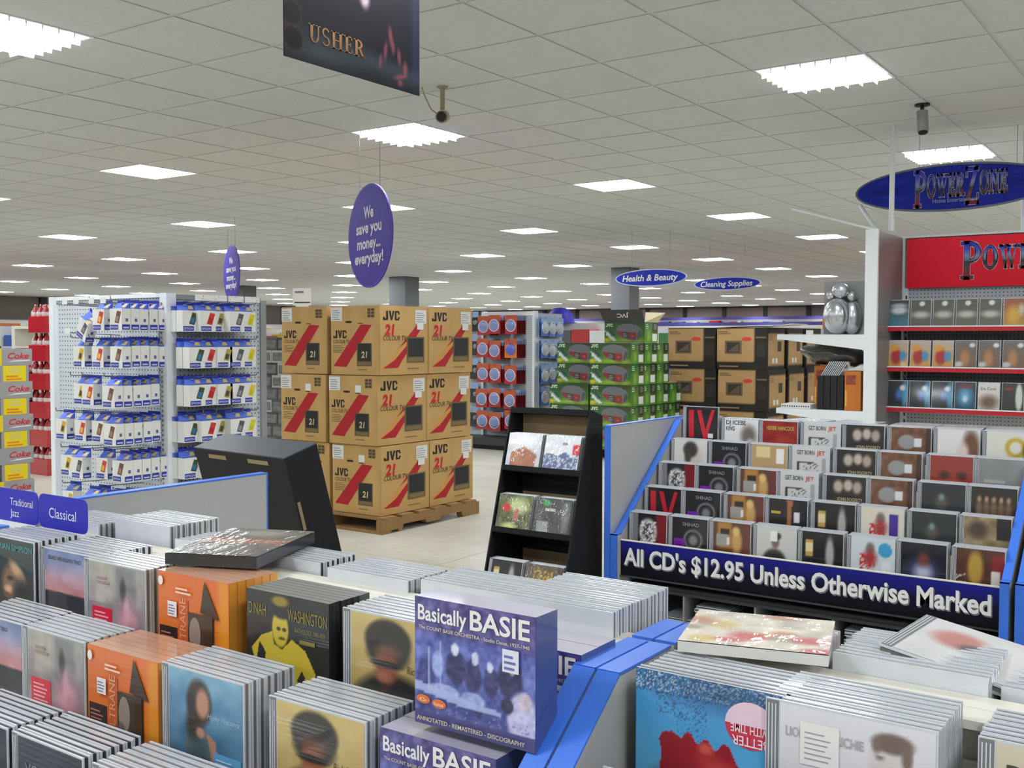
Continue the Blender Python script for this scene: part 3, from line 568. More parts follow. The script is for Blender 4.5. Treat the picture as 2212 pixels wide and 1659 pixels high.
# ================================================================== tiered racks
def rack(name,x0,x1,ybase,rz,label,tiers,depth,zoff=0.0,d0=.075,full_left=False,sign=None,lower=True,left=True,right=True):
    """local frame: X along the rack, Y from the front (0) to the back, origin at floor"""
    W=x1-x0; r=empty(name,(x0,ybase,0) if rz==0 else (x1,ybase,0),rz); tag(r,label,'display rack','blue-edged disc racks')
    pt=.021; prof=[(0,.0),(0,.79),(.03,.79),(.49,1.15+zoff),(depth,1.15+zoff),(depth,0)]
    def panel(px,nm):
        p=MB().prism(prof,px,px+pt,'X').build(nm,'melamine_grey',r)
        e=MB(); e.box(px-.0015,-.002,0,px+pt+.0015,.004,.792); 
        for (ya,za),(yb,zb) in zip(prof[1:4],prof[2:5]):
            if ya==0: e.box(px-.0015,ya-.002,za-.002,px+pt+.0015,yb,za+.0025)
            else: e.prism([(ya,za),(yb,zb),(yb,zb+.003),(ya-.002,za+.003)],px-.0015,px+pt+.0015,'X')
        e.build('edge_band','blue_edge',p); return p
    if left: panel(0,'side_panel')
    if right: panel(W-pt,'side_panel')
    if full_left:
        px=-pt-.004 if rz==0 else W+.004
        p=MB().box(px,0,0,px+pt,depth,1.158).build('end_panel','melamine_grey',r)
        e=MB(); e.box(px-.001,-.003,0,px+pt+.001,0,1.161); e.box(px-.001,0,1.158,px+pt+.001,depth,1.161); e.build('edge_band','blue_edge',p)
    st=.106; sz=.0755
    for k in range(5):
        d=d0+st*k; z=.735+zoff+sz*k
        back=d+st if k<4 else depth-.01
        top=z+sz if k<4 else z+.075
        s=MB().prism([(d-.009,z-.004),(d-.009,z+.004),(d-.006,z+.004),(d-.006,z-.0005),(back-.012,z-.0005),(back-.012,top-.004),(back-.009,top-.004),(back-.009,z-.004)],pt,W-pt,'X').build('step','cream_board',r)
    if sign is None: MB().box(pt,.02,.63+zoff,W-pt,.034,.76+zoff).build('front_board','cream_board',r)
    MB().box(pt,depth-.009,.08,W-pt,depth,1.13+zoff).build('back_board','cream_board',r)
    MB().box(pt,.03,.05,W-pt,depth-.02,.08).build('bottom_shelf','grey_metal',r); MB().box(pt,.06,0,W-pt,.075,.05).build('kick_board','dark_metal',r)
    if lower:
        MB().box(pt,.04,.34,W-pt,depth-.02,.352).build('middle_shelf','grey_metal',r); MB().box(pt,.04,.605+zoff,W-pt,depth-.02,.615+zoff).build('upper_shelf','dark_metal',r)
        for k in range(1,5):
            MB().box(W*k/5-.003,.05,.352,W*k/5+.003,depth-.03,.605+zoff).build('divider','grey_metal',r)
    return r
# near rack: front half faces the camera, back half faces away
ZN=-.018
R_near=rack('display_rack',-1.72,-.503,.372,0,'near blue-edged rack whose tiers of discs fill the lower left foreground',5,.598,ZN,right=True,left=True)
R_nearR=rack('display_rack',-.497,.72,.372,0,'near blue-edged rack in the lower right corner holding the red face disc',5,.598,ZN)
R_back=rack('display_rack',-1.72,-.503,1.545,PI,'back half of the near rack with the tall grey end panel',5,.565,ZN,d0=.045,full_left=True)
R_backR=rack('display_rack',-.497,.72,1.545,PI,'back half of the near rack at lower right behind the tilted discs',5,.565,ZN,d0=.045)
for R in (R_near,R_nearR):
    MB().box(.021,.573,1.118,1.195,.6075,1.126).build('top_ledge','cream_board',R)
for R in (R_back,R_backR):
    MB().box(.021,.53,1.118,1.195,.5645,1.126).build('top_ledge','cream_board',R)
R_price=rack('display_rack',-1.737,-.5,3.085,0,'blue-edged disc rack with the long printed price board',5,.565,0,full_left=True,sign=True)
R_far=rack('display_rack',-.482,.72,3.085,0,'blue-edged disc rack cut by the right edge beside the price board rack',5,.565,0,sign=True)
# price boards
def price_board(R,W,words=True):
    a=Art(W-.04,.118,30).vg([(0,(4,4,8)),(.42,(6,6,16)),(.7,(18,20,92)),(1,(34,36,150))])
    b=inst('price_board',a.mesh('price_board','print_sign'),R,(.02,.030,.65))
    MB().box(0,.0006,0,W-.04,.005,.118).build('backing','cream_board',b); MB().box(0,-.004,.118,W-.04,.006,.1215).build('top_rail','cream_board',b); MB().box(0,-.008,-.004,W-.04,.006,0).build('bottom_rail','dark_metal',b)
    if not words: return
    t='All CD\'s $12.95 Unless Otherwise Marked'
    m=MB(); kw=dict(w=(W-.04)*.965) if words else {}
    m.text(t,.017,.034,h=.058,y=-.0006,c=(120,120,124),bold=.03,**kw); m.text(t,.014,.038,h=.058,y=-.0012,c=(232,232,230),bold=.026,**kw); m.build('lettering','print_sign',b)
price_board(R_price,1.237); price_board(R_far,1.202,False)

# ---- discs on the near rack
def stack(x,y,z,n,cover,kind,where,what=None,behind_kind=None,lean=0.0,step=None,name='cd_case',skipfront=False,jit=.0012):
    """a row of discs standing one behind another, the front one showing its cover"""
    st=step or CD_+.0004
    w=DESC.get(cover,what)
    for k in range(n):
        dx=rnd.uniform(-jit,jit); dz=rnd.uniform(0,.0012)
        first=(k==0 and not skipfront)
        if first: cd(x,y,z,cover,kind,(-lean,0,0),f'front disc with {w}, {where}',f'cover discs of the near rack')
        else: cd(x+dx,y+k*st,z+dz,None,behind_kind or kind,(-lean,0,0),f'{ORD[k-1]} disc behind the {w}, {where}',f'discs behind the {w}, {where}')
zt=[1.017,.9415,.866]; yt=[.87,.765,.655]
T1='near rack top tier'; T2='near rack second tier'; T3='near rack third tier'
stack(-1.622,.868,1.019,7,'saxportrait','plain',T1); stack(-1.484,.880,1.012,9,'ridge','dark',T1)
stack(-1.352,.868,1.012,6,'pinkdress','white',T1,behind_kind='white')
def boxset(x,y,z,cover,front,side,top,th,label,group,rot=(0,0,0)):
    key=(cover,th)
    if key not in CASE: CASE[key]=box_mesh(front,side,top,th)
    o=inst('box_set',CASE[key],None,(x,y,z),rot); inst('front_print',COVER[cover][0],o,(0,-.0006,0)); return tag(o,label,'box set',group)
def setrow(x,y,z,n,cover,cols,th,where):
    for k in range(n): boxset(x+rnd.uniform(-.001,.001),y+k*(th+.0008),z,cover,*cols,th,(f'front box set with {DESC[cover]}, {where}' if k==0 else f'{ORD[k-1]} box set behind the {DESC[cover]}, {where}'),f'box sets with {DESC[cover]} {where}')
OR=((226,116,40),(224,150,56),(196,150,122)); BK=((40,44,48),(24,26,28),(120,122,118)); BL=((90,82,146),(60,74,130),(176,172,190))
setrow(-1.181,.868,1.0165,6,'arrow',OR,.0128,T1); setrow(-1.006,.868,1.0165,7,'goldsinger',BK,.0092,T1)
stack(-.842,.868,1.0165,7,'tanportrait','white',T1,behind_kind='white')
boxset(-.657,.778,1.0745,'bigband',*BL,.036,'violet-blue big band box set standing tallest, propped above its tier','big band box sets')
setrow(-.664,.868,1.0165,2,'bigband',BL,.034,T1)
stack(-1.478,.765,.941,7,'ridge','dark',T2); stack(-1.335,.765,.9405,7,'pinkdress','white',T2,behind_kind='white')
setrow(-1.186,.765,.9405,6,'arrow',OR,.0122,T2); stack(-1.026,.757,.948,7,'seawoman','white',T2,behind_kind='white')
stack(-.853,.765,.9405,7,'tanportrait','white',T2,behind_kind='white'); setrow(-.692,.765,.9405,2,'bigband',BL,.036,T2)
stack(-1.322,.655,.866,7,'voices','dark',T3,step=.0104); stack(-1.170,.655,.866,7,'voices','dark','third tier below orange sets'); stack(-1.01,.655,.866,7,'ridge','white',T3,behind_kind='white')
stack(-.85,.655,.8655,7,'tanportrait','white',T3,behind_kind='white')
for i,x in enumerate((-1.32,-1.165,-1.01,-.85,-.69)): stack(x,.55,.7895,5,('seawoman','voices','tanportrait','ridge','pinkdress')[i],'white','near rack fourth tier')
stack(-.69,.655,.8655,6,'pinkdress','white',T3,behind_kind='white')
# discs of the back half: only tops and ends show
def backrow(x,y,z,n,kind,where,rz=PI,step=CD_+.0003):
    for k in range(n):
        cd(x+CW+rnd.uniform(-.0015,.0015),y-k*step,z+rnd.uniform(0,.0015),None,kind,(0,0,rz),f'{ORD[k]} disc in the row {where}',f'back row discs {where}')
backrow(-.692,1.118,1.030,13,'white','at the blue panel, palest of the back rows')
backrow(-.848,1.098,1.020,8,'white','two packs left of the blue panel'); backrow(-1.006,1.094,1.016,8,'white','behind the yellow singer sets'); backrow(-1.175,1.094,1.016,7,'dark','under the film case')
backrow(-1.345,1.094,1.016,7,'white','just left of the film case'); backrow(-1.515,1.126,1.030,9,'white','near the grey end panel, standing proud'); backrow(-1.68,1.10,1.018,8,'white','behind the blue genre card')
# loose cases lying on top
def flat(name,cover,x,y,z,rz,tilt,label,cat,w,h,th,sidec=(40,42,44)):
    o=inst(name,MB().box(0,-h,0,w,0,th,[sidec,(90,90,92),sidec,sidec,sidec,sidec]).mesh(name,['print_gloss']),None,(x,y,z),(tilt[0],tilt[1],rz))
    inst('sleeve_print',COVER[cover][0],o,(0,-h,th+.0009),(-PI/2,0,0)); return tag(o,label,cat)
flat('film_case','filmcover',-1.262,1.062,1.1445,math.radians(22),(0,0),'shrink-wrapped film case lying flat across the tops of the near discs','film case',.135,.19,.0155)
# genre cards
def genre(x0,x1,lines,label):
    w=x1-x0; hgt=.055; c=empty('genre_card',(x0,.9525,1.143)); pts=[]
    r_=.012
    for (cx,cz,a0_) in ((w-r_,r_,-90),(w-r_,hgt-r_,0),(r_,hgt-r_,90),(r_,r_,180)):
        for i in range(5): t=math.radians(a0_+i*22.5); pts.append((cx+r_*math.cos(t),cz+r_*math.sin(t)))
    m=MB().prism(pts,0,.0016,'Y'); m.build('card','blue_card',c); MB().box(.01,.0002,-.03,w-.01,.0014,.002).build('tongue','white_paper',c); t=MB()
    for (s,x,z,h,wd) in lines: t.text(s,x,z,h=h,w=wd,y=-.0005,c=(226,228,240))
    t.build('lettering','print_sign',c); tag(c,label,'sign','genre cards')
mat('blue_card',(38,38,176),0.35,vary=0.02)
genre(-1.607,-1.473,[('Classical',.030,.018,.017,.075)],'small blue genre card reading Classical above the near discs'); genre(-1.752,-1.610,[('Traditional',.060,.028,.013,.068),('Jazz',.060,.009,.013,.026)],'small blue genre card reading Traditional Jazz at the left edge')
# right half of the near rack
TR='lower right rack'
cd(-.458,.864,1.018,'redprofile','plain',(0,0,0),'disc with a red upturned face on bright blue beside the blue panel','cover discs of the near rack')
for k in range(6): cd(-.456+rnd.uniform(-.001,.001),.876+k*.0105,1.0165,None,'dark',(0,0,0),f'{ORD[k]} disc behind the red upturned face at the blue panel','discs behind the red upturned face')
stack(-.329,.858,1.0165,8,'whitetee','white',TR); stack(-.16,.868,1.0165,7,'ramcover','dark',TR); stack(.01,.868,1.0165,5,'pinkdress','white',TR)
for x,cv in ((-.46,'voices'),(-.30,'tanportrait'),(-.14,'seawoman')): stack(x,.765,.9415,4,cv,'dark','lower right second tier')
backrow(-.322,1.122,1.018,10,'white','under the tilted disc at lower right'); backrow(-.17,1.11,1.010,8,'white','at the right edge behind the white portrait'); backrow(-.482,1.10,1.016,7,'orange','beneath the flat multicoloured disc')
flat('cd_case','collage',-.478,1.046,1.1445,math.radians(15),(0,0),'shrink-wrapped multicoloured disc lying flat beside the blue panel','compact disc',.142,.125,.0105,(224,222,214))
o=cd(-.285,1.045,1.151,'palecover','white',(-1.535,.15,-.12),'pale disc lying tilted across the back row at lower right','loose discs')

# ---- discs on the priced rack
ROWS=[['crest','ringlogo','goldblonde','suitman','whitefigure','redscriptdot','starburst','goldface'],
['redfour','ringlogo','goldblonde','legs','whitefigure','redscriptlabel','dimfigure','tancollage'],
['crest','ringlogo','goldblonde','sketch','threefaces','greylabel','dimfigure','rowfigures'],
['palehead','ringlogo','beigelabel','sketch','threefaces','greylabel','redgaze','greyplain'],
['redfour','whitedark','redtext','sketch','threefaces','greylabel','brownhair','greenyellow']]
NICE={'crest':'white crest on black and red','ringlogo':'black cover with ring and purple sticker','goldblonde':'brown-gold cover with a blonde figure','suitman':'man in a dark suit on white','whitefigure':'white figure on black with gold label','redscriptdot':'red script and a blue dot','redscriptlabel':'red script and a violet label','starburst':'white burst on midnight blue','goldface':'golden face on brown','redfour':'tall red letters on black','legs':'bare legs on black','dimfigure':'dim seated figure on grey-green','tancollage':'tan collage with a black label','sketch':'line drawing on pale grey','threefaces':'three pale faces on dark brown','greylabel':'brown cover with an oval grey label','rowfigures':'row of figures on dark brown','palehead':'dark-haired head on white','beigelabel':'beige cover with cream label','redgaze':'red face with dark eyes','greyplain':'plain grey cover','whitedark':'dark lettering and hair on white','redtext':'red cover with yellow lettering','brownhair':'brown hair and pink label on white','greenyellow':'yellow ring and green label on white'}
TN=['bottom','fourth','middle','second','top']
st_=MB()
for k,row in enumerate(ROWS):
    for c,cv in enumerate(row):
        x=-1.708+c*.1488+.003*math.sin(c*3+k); y=3.158+.106*k; z=.7365+.0755*k
        raised=(k==4 and c==0)
        if raised: y-=.004; z+=.04
        cd(x,y,z,cv,'dark',(-.03,0,0),f'disc with {NICE[cv]}, {TN[k]} tier, {ORD[c]} from left, priced rack','cover discs of the priced rack')
        for q in range(1,4):
            yy=y+.0115*q+.004; zz=(z if not raised else z-.038)+.0006*q
            st_.box(x+.001,yy,zz,x+CW-.001,yy+.0022,zz+CH,mi=0); st_.box(x+.002,yy+.0022,zz+.001,x+CW-.002,yy+.0072,zz+CH-.002,mi=1); st_.box(x+.001,yy+.0072,zz,x+CW-.001,yy+.0098,zz+CH,mi=0)
for k in range(5):
    for c in range(4):
        x=-.455+c*.15; cd(x,3.158+.106*k,.7365+.0755*k,('greyplain','beigelabel','dimfigure')[(k+c)%3],'dark',(-.03,0,0),f'disc on the {TN[k]} tier, {ORD[c]} place of the rack at the right edge','cover discs of the edge rack')
def pile(x,y,z,n,col,w=CW,d=.125):
    for q in range(n):
        dx=.004*math.sin(q*2.3+x*9); zz=z+q*.0105
        st_.box(x+dx,y,zz,x+w+dx,y+d,zz+.0032,mi=0); st_.box(x+dx+.001,y+.001,zz+.0032,x+w+dx-.001,y+d,zz+.0075,mi=1); st_.box(x+dx,y,zz+.0075,x+w+dx,y+d,zz+.0098,mi=0)
for k in range(5):
    for c in range(2):
        n=(11,16,21,18,20,9,21,14,21,12)[(k*2+c)%10]; pile(-1.715+k*.2475+.01+c*.121,3.155,.353,n,None,.116)
for c in range(7): pile(-1.70+c*.168,3.47,1.115,3+c%3,None) if False else None
o=st_.build('disc_stock',['clear_plastic','tray_dark']); tag(o,'rows of further discs behind the covers and on the shelf of the priced rack','compact discs',kind='stuff')
for k,(x,n_) in enumerate(((-1.38,'white'),(-1.2,'white'),(-1.0,'white'),(-.85,'dark'),(-.70,'dark'))):
    for q in range(2): cd(x+.03*q,3.655,1.153+.0107*q,None,n_,(-PI/2,0,.1*k-.2),f'{("lower","upper")[q]} loose disc on the priced rack top, {ORD[k]} pile from the left','loose discs on the priced rack')

# ================================================================== black cardboard stands
st=empty('cardboard_stand',(-2.16,2.75,0)); tag(st,'black cardboard floor stand with three tiers of discs beside the priced rack','display stand','black cardboard stands')
SW=.335; SP=[(.0,0),(.43,0),(.425,1.185),(.345,1.21)]
for x in (0,SW-.006): MB().prism(SP,x,x+.006,'X').build('side_panel','black_card',st)
MB().box(.006,.415,.02,SW-.006,.42,1.18).build('back_panel','tan_card',st); MB().prism([(.345,1.198),(.425,1.176),(.425,1.184),(.345,1.208)],.006,SW-.006,'X').build('top_panel','black_card',st)
MB().box(.006,.334,1.188,SW-.006,.338,1.204).build('header_lip','black_card',st)
for k,z in enumerate((.987,.775,.555)):
    y0=z*.285
    MB().prism([(y0,z),(y0,z+.018),(y0+.004,z+.018),(y0+.004,z+.004),(.414,z+.004),(.414,z-.004),(y0+.004,z-.004)],.006,SW-.006,'X').build('shelf','black_card',st)
    MB().box(.006,.41,z-.09,SW-.006,.414,z-.004).build('shelf_apron','black_card',st)
for k,(z,cs) in enumerate(((.992,('wrapcopper','bluebranches')),(.78,('greenwood','greysleeve')),(.56,('whitefigure','golddots')))):
    for c,cv in enumerate(cs):
        nice={'wrapcopper':'glare-painted shrink-wrapped copper cover','bluebranches':'white cover over blue branches','greenwood':'green woodland cover','greysleeve':'grey cover with silver label','whitefigure':'black cover with gold label','golddots':'brown cover with gold dots'}[cv]
        cd(-2.148+c*.158,2.75+z*.285+.007,z+.004,cv,'plain' if cv!='whitefigure' else 'dark',(-.276,0,0),f'disc with {nice} on the {("top","middle","lowest")[k]} visible tier of the cardboard stand','discs on the cardboard stand')
        for q in range(1,4): cd(-2.148+c*.158,2.75+z*.285+.007+q*.012,z+.004,None,'dark',(-.276,0,0),f'{ORD[q-1]} disc behind the {nice} on the cardboard stand','spare discs on the cardboard stand')
# the leaning stand seen from behind
E1=Vector((.0741,.958,.2769)); E2=Vector((.9971,-.0756,-.0053)); EC=Vector((.0159,.2765,-.9609)); C3=Vector((-2.015,1.8665,1.1409)); C0=C3-E2*.4; C1=C0+E1*.1117; C2=C3+E1*.1117
base=Vector((C3.x+EC.x*C3.z/-EC.z*1.0, C3.y+EC.y*C3.z/-EC.z,0))
sa=empty('cardboard_stand',(base.x,base.y,0)); tag(sa,'black cardboard stand leaning sideways behind the near rack, seen from its back','display stand','black cardboard stands')
def loc(p): return tuple(Vector(p)-Vector((base.x,base.y,0)))
def down(p): t=p.z/-EC.z; return p+EC*t
T4=[C0,C1,C2,C3]; B4=[down(p) for p in T4]
m=MB(); P=[loc(p) for p in T4]+[loc(p) for p in B4]
m._add(P,[[0,1,5,4],[1,2,6,5],[2,3,7,6],[3,0,4,7],[4,5,6,7]]); m.build('carton_body','black_card',sa)
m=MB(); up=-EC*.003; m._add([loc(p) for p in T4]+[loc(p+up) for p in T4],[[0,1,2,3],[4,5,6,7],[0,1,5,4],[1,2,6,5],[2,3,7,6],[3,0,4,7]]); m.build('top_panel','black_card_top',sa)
nF=E2.cross(EC).normalized()
if nF.dot(Vector((0,0,CAM_Z))-C3)<0: nF=-nF
def slot(a,b,c,d): m=MB(); m._add([loc(p+nF*.001) for p in (a,b,c,d)],[[0,1,2,3]]); m.build('slot','tan_card',sa)
for f0,f1 in ((.16,.36),(.6,.82)): slot(C0+E2*.4*f0+EC*.012,C0+E2*.4*f1+EC*.012,C0+E2*.4*f1+EC*.024,C0+E2*.4*f0+EC*.024)
nR=E2; m=MB(); q=lambda a,b: C3+E1*a+EC*b+E2*.001
m._add([loc(q(.006,.125)),loc(q(.016,.125)),loc(q(.016,.205)),loc(q(.006,.205))],[[0,1,2,3]]); m.build('slot','tan_card',sa)

# ================================================================== ink cartridge stand
pegmat('pegboard',(206,214,220)); pegmat('pegboard_side',(196,202,206),plane='YZ')
ep=empty('pegboard_stand',(-5.53,3.4,0)); tag(ep,'tall white pegboard stand hung with blue and white ink cartridge boxes','pegboard stand')
W=.98; H=1.685
MB().box(.02,0,.16,W,.02,H-.02).build('back_panel','pegboard',ep)
MB().box(-.02,-.03,0,.02,.05,H).build('upright','white_metal',ep)
u=MB().box(W,-.03,0,W+.055,.03,H).build('upright','white_metal',ep)
m=MB()
for k in range(62): m.box(W+.008,-.0312,.1+k*.025,W+.022,-.0295,.112+k*.025)
m.build('slots','grey_metal',u)
MB().box(.02,-.012,H-.02,W,.03,H).build('top_rail','white_metal',ep); MB().box(0,-.36,0,W+.04,.06,.16).build('base_shelf','white_metal',ep)
MB().box(W+.02,.03,.16,W+.04,.6,H-.03).build('side_panel','pegboard_side',ep); MB().box(W,.6,0,W+.05,.64,H-.02).build('upright','grey_metal',ep); MB().box(W+.01,.03,H-.03,W+.05,.6,H-.005).build('top_rail','grey_metal',ep)
MB().box(W-.3,.06,0,W+.3,.62,.15).build('base_shelf','dark_metal',ep)
BWc,BDc,BHc=.098,.05,.108
INKS=[('yellow',(206,176,50),(90,70,50)),('multicolour',(206,70,60),(236,186,70)),('brown',(120,80,66),(160,130,116)),('olive',(70,80,40),(50,120,170)),('red',(206,60,56),(176,40,40)),('gold patterned',(170,160,70),(70,72,76)),('grey',(86,88,92),(140,140,146)),('lemon',(222,206,50),(206,190,40))]
def carton_mesh(k):
    nm,c1,c2=INKS[k]; m=MB(); W_,B_=(232,232,226),(46,62,164)
    m.box(0,0,0,BWc,BDc,BHc,[W_,(92,122,222),W_,W_,W_,W_])
    m.poly([(BWc*.6,0.0,BHc+.0004),(BWc,0,BHc+.0004),(BWc,BDc,BHc+.0004),(BWc*.75,BDc,BHc+.0004)],(222,190,90) if k!=7 else (236,226,70))
    e=.0005
    m.poly([(.004,-e,.004),(.07,-e,.004),(.07,-e,.028),(.004,-e,.028)],B_); m.text('EPSON',.009,.0105,h=.011,w=.056,y=-2*e,c=(226,228,240))
    m.poly([(.04,-e,.04),(.074,-e,.034),(.095,-e,.092),(.062,-e,.098)],c1); m.poly([(.048,-2*e,.046),(.068,-2*e,.042),(.078,-2*e,.068),(.058,-2*e,.074)],c2)
    x=BWc+e
    m.poly([(x,.002,.004),(x,.046,.004),(x,.046,.03),(x,.002,.03)],B_); m.poly([(x+e,.008,.01),(x+e,.04,.01),(x+e,.04,.018),(x+e,.008,.018)],(190,196,226)); m.poly([(x,.022,.044),(x,.036,.044),(x,.036,.06),(x,.022,.06)],(92,100,150))
    return m.mesh('cartridge_box',['print_card'])
INKM=[carton_mesh(k) for k in range(8)]
m=MB(); m.box(0,BDc-.003,BHc,BWc,BDc-.001,BHc+.045,(36,54,168)); m.prism([(BDc-.03,BHc+.001),(BDc-.002,BHc+.03),(BDc-.002,BHc+.001)],.002,BWc-.002,'X',c=(92,120,222)); m.poly([(BWc*.55,BDc-.0245,BHc+.0075),(BWc*.92,BDc-.0245,BHc+.0075),(BWc*.92,BDc-.008,BHc+.0246),(BWc*.7,BDc-.008,BHc+.0246)],(222,196,110)); m.lathe([(.004,BHc+.026),(.011,BHc+.026),(.011,BHc+.031),(.004,BHc+.031)],8,c=(150,160,200),ctr=(BWc/2,BDc-.006)); TABM=m.mesh('hang_tab',['print_card'])
def ink(x,y,z,k,rz,label,group,rx=0.0,ry=0.0):
    o=inst('cartridge_box',INKM[k],None,(x,y,z),(rx,ry,rz)); inst('hang_tab',TABM,o); return tag(o,label,'ink cartridge',group)
ROWZ=[1.492,1.305,1.112,.925,.738,.55]
SPEC=[[(-4.79,1,1,.02),(-4.615,5,2,0)],[(-4.955,1,0,.015),(-4.80,2,1,.02),(-4.615,5,2,0)],[(-4.965,1,0,.02),(-4.86,1,1,.0),(-4.675,1,2,.035),(-4.61,5,2,-.05)],
[(-5.10,1,0,.0),(-4.93,1,1,.0),(-4.81,1,2,.02),(-4.665,1,2,.03),(-4.605,5,2,-.05)],[(-5.06,1,0,0),(-4.90,1,6,-.04),(-4.78,1,1,.02),(-4.61,5,2,0)],[(-5.05,1,0,0),(-4.8,2,1,-.05),(-4.61,3,2,-.08)]]
hookm=MB().path([(0,0,0),(0,-.3,.012),(0,-.305,.03)],.0024,6).mesh('hook',['wire']); tick=MB().box(-.022,-.3075,.006,.022,-.306,.036).mesh('price_ticket',['white_paper'])
for r,row in enumerate(SPEC):
    z=ROWZ[r]
    for h_,(x,n,k,dy) in enumerate(row):
        hk=inst('hook',hookm,ep,(x+BWc/2+5.53,0,z+BHc+.031))
        y0=3.125+dy
        for q in range(n):
            sx=rnd.uniform(-.004,.004)
            if q==0: ink(x,y0,z,k,0,f'{INKS[k][0]} ink cartridge box at the front, {ORD[r]} row from top, {ORD[h_]} hook from left','ink cartridge boxes on the front hooks')
            else: ink(x+sx,y0+q*(BDc+.003),z+rnd.uniform(-.002,.004),k,0,f'ink cartridge box {ORD[q]} in its queue, {ORD[r]} row, {ORD[h_]} hook','queued ink cartridge boxes')
ink(-4.93,3.14,1.47,6,-.1,'ink cartridge box hanging askew on the top row, mostly showing its side','ink cartridge boxes on the front hooks',rx=0,ry=.42)
for x in (-5.05,-4.95,-4.85,-4.72,-4.62):
    hk=inst('hook',hookm,ep,(x+5.53,0,1.62)); inst('price_ticket',tick,hk)
hk=inst('hook',hookm,ep,(-4.93+5.53,0,1.47)); inst('price_ticket',tick,hk)
sidehook=MB().path([(0,0,0),(.2,0,.012),(.205,0,.03)],.0024,6).mesh('hook',['wire'])
for r in range(6):
    z=ROWZ[r]-.004
    for c,(y,k) in enumerate(((3.395,3),(3.478,4),(3.572,5),(3.655,6),(3.75,7))):
        if r==5 and c>1: continue
        inst('hook',sidehook,ep,(W+.04,y+BWc/2-3.4,z+BHc+.031))
        pull=(.0,.035,.0,.05,.03)[c]+(.05 if (r in (1,2) and c in (0,2)) else 0)
        ink(-4.35+pull-.05,y,z,k,PI/2,f'{INKS[k][0]} ink cartridge box on the side panel, {ORD[r]} row from top, {ORD[c]} from left','ink cartridge boxes on the side panel')
        ink(-4.35+pull-.105,y,z,k,PI/2,f'ink cartridge box queued on the side panel, {ORD[r]} row, {ORD[c]} hook','queued ink cartridge boxes on the side panel')
for y in (3.45,3.55,3.66,3.77): 
    hk=inst('hook',sidehook,ep,(W+.04,y-3.4,1.64)); inst('price_ticket',MB().box(.204,-.05,.004,.2055,.05,.034).mesh('price_ticket',['white_paper']),hk)

# ================================================================== television cartons on a pallet
TW,TD,TH=.495,.565,.522; CARD=(196,158,98)
a=Art(TW,TH,24,CARD).noise(7,6,1); K=(38,34,30); RD=(176,26,36)
a.shp([(.05,.12),(.32,.11),(.84,.72),(.62,.73)],RD); a.jvc(.05,.53,.28,.115,K); a.txt('COLOUR TV',.05,.455,.055,(70,58,40),w=.34,shear=.15); a.lines(.05,.3,.32,.44,5,(110,90,60),.35)
a.bar(.54,.13,.84,.46,(96,82,56)); a.bar(.56,.2,.82,.45,(38,40,40)); a.txt('21',.63,.25,.09,(206,190,140),bold=.03,shear=.1); a.bar(.56,.14,.82,.19,(122,104,70)); a.lines(.56,.82,.07,.1,1,(120,98,64))
a.bar(.0,.78,.24,.98,(226,226,224)); a.lines(.03,.21,.8,.96,5,(130,130,134),.3); a.bar(.56,.74,.66,.75,K)
for i in range(3):
    for j in range(2): a.bar(.76+j*.075,.83+i*.045,.82+j*.075,.865+i*.045,(84,70,46))
a.shp([(.3,.765),(.33,.78),(.42,.78),(.45,.765),(.42,.75),(.33,.75)],(50,36,24)); A_front=a.mesh('front_print','print_card')
a=Art(TD,TH,24,CARD).noise(7,6,2); a.shp([(.06,.1),(.36,.1),(.98,.83),(.76,.73)],RD); a.shp([(.06,.1),(.3,.34),(.6,.52),(.56,.44),(.3,.22)],(206,150,80))
a.jvc(.06,.79,.34,.135,K); a.txt('21',.09,.58,.15,(196,34,40),w=.2,bold=.05,shear=.15); a.txt('COLOUR TV',.06,.5,.07,(70,58,40),w=.48,shear=.15)
a.bar(.54,.17,.92,.55,(110,94,62)); a.bar(.57,.26,.89,.53,(40,42,42)); a.bar(.57,.19,.89,.24,(128,108,72)); a.lines(.55,.92,.08,.11,1,(120,98,64)); a.bar(.72,.75,.96,.95,(226,226,224)); a.bar(.76,.66,.9,.76,(230,230,228)); a.lines(.74,.94,.77,.93,5,(140,140,144),.3); A_side=a.mesh('side_print','print_card')
m=MB().box(0,0,0,TW,TD,TH,CARD); m.poly([(0,TD*.46,TH+.0004),(TW,TD*.46,TH+.0004),(TW,TD*.54,TH+.0004),(0,TD*.54,TH+.0004)],(206,180,130)); TVM=m.mesh('television_carton',['print_card'])
LV=['bottom','middle','top']; STK=MB().box(0,0,0,.06,.001,.055).mesh('sticker',['white_paper'])
for k in range(3):
    for i in range(2):
        for j in range(2):
            ox,oy=((.0,.0),(-.012,-.02),(-.005,-.015))[k]
            x=(-5.735,-6.268)[i]+ox+(.01 if (k==2 and i==0) else 0); y=(5.81,6.385)[j]+oy
            o=inst('television_carton',TVM,None,(x,y,.126+k*(TH+.006)),(0,0,rnd.uniform(-.012,.012)))
            inst('front_print',A_front,o,(0,-.001,0)); inst('side_print',A_side,o,(TW+.001,0,0),(0,0,PI/2))
            if k<2 and j==0: inst('sticker',STK,o,(.275,-.003,.395))
            tag(o,f'brown television carton with red slash, {LV[k]} layer, {("front right","back right","front left","back left")[i*2+j]} of the pallet stack','carton','television cartons')
pl=empty('pallet',(-6.3,5.76,0)); tag(pl,'wooden pallet under the television cartons','pallet')
for k in range(6): MB().box(0,.02+k*.2,.102,1.12,.16+k*.2,.122).build('deck_board','pallet_wood',pl)
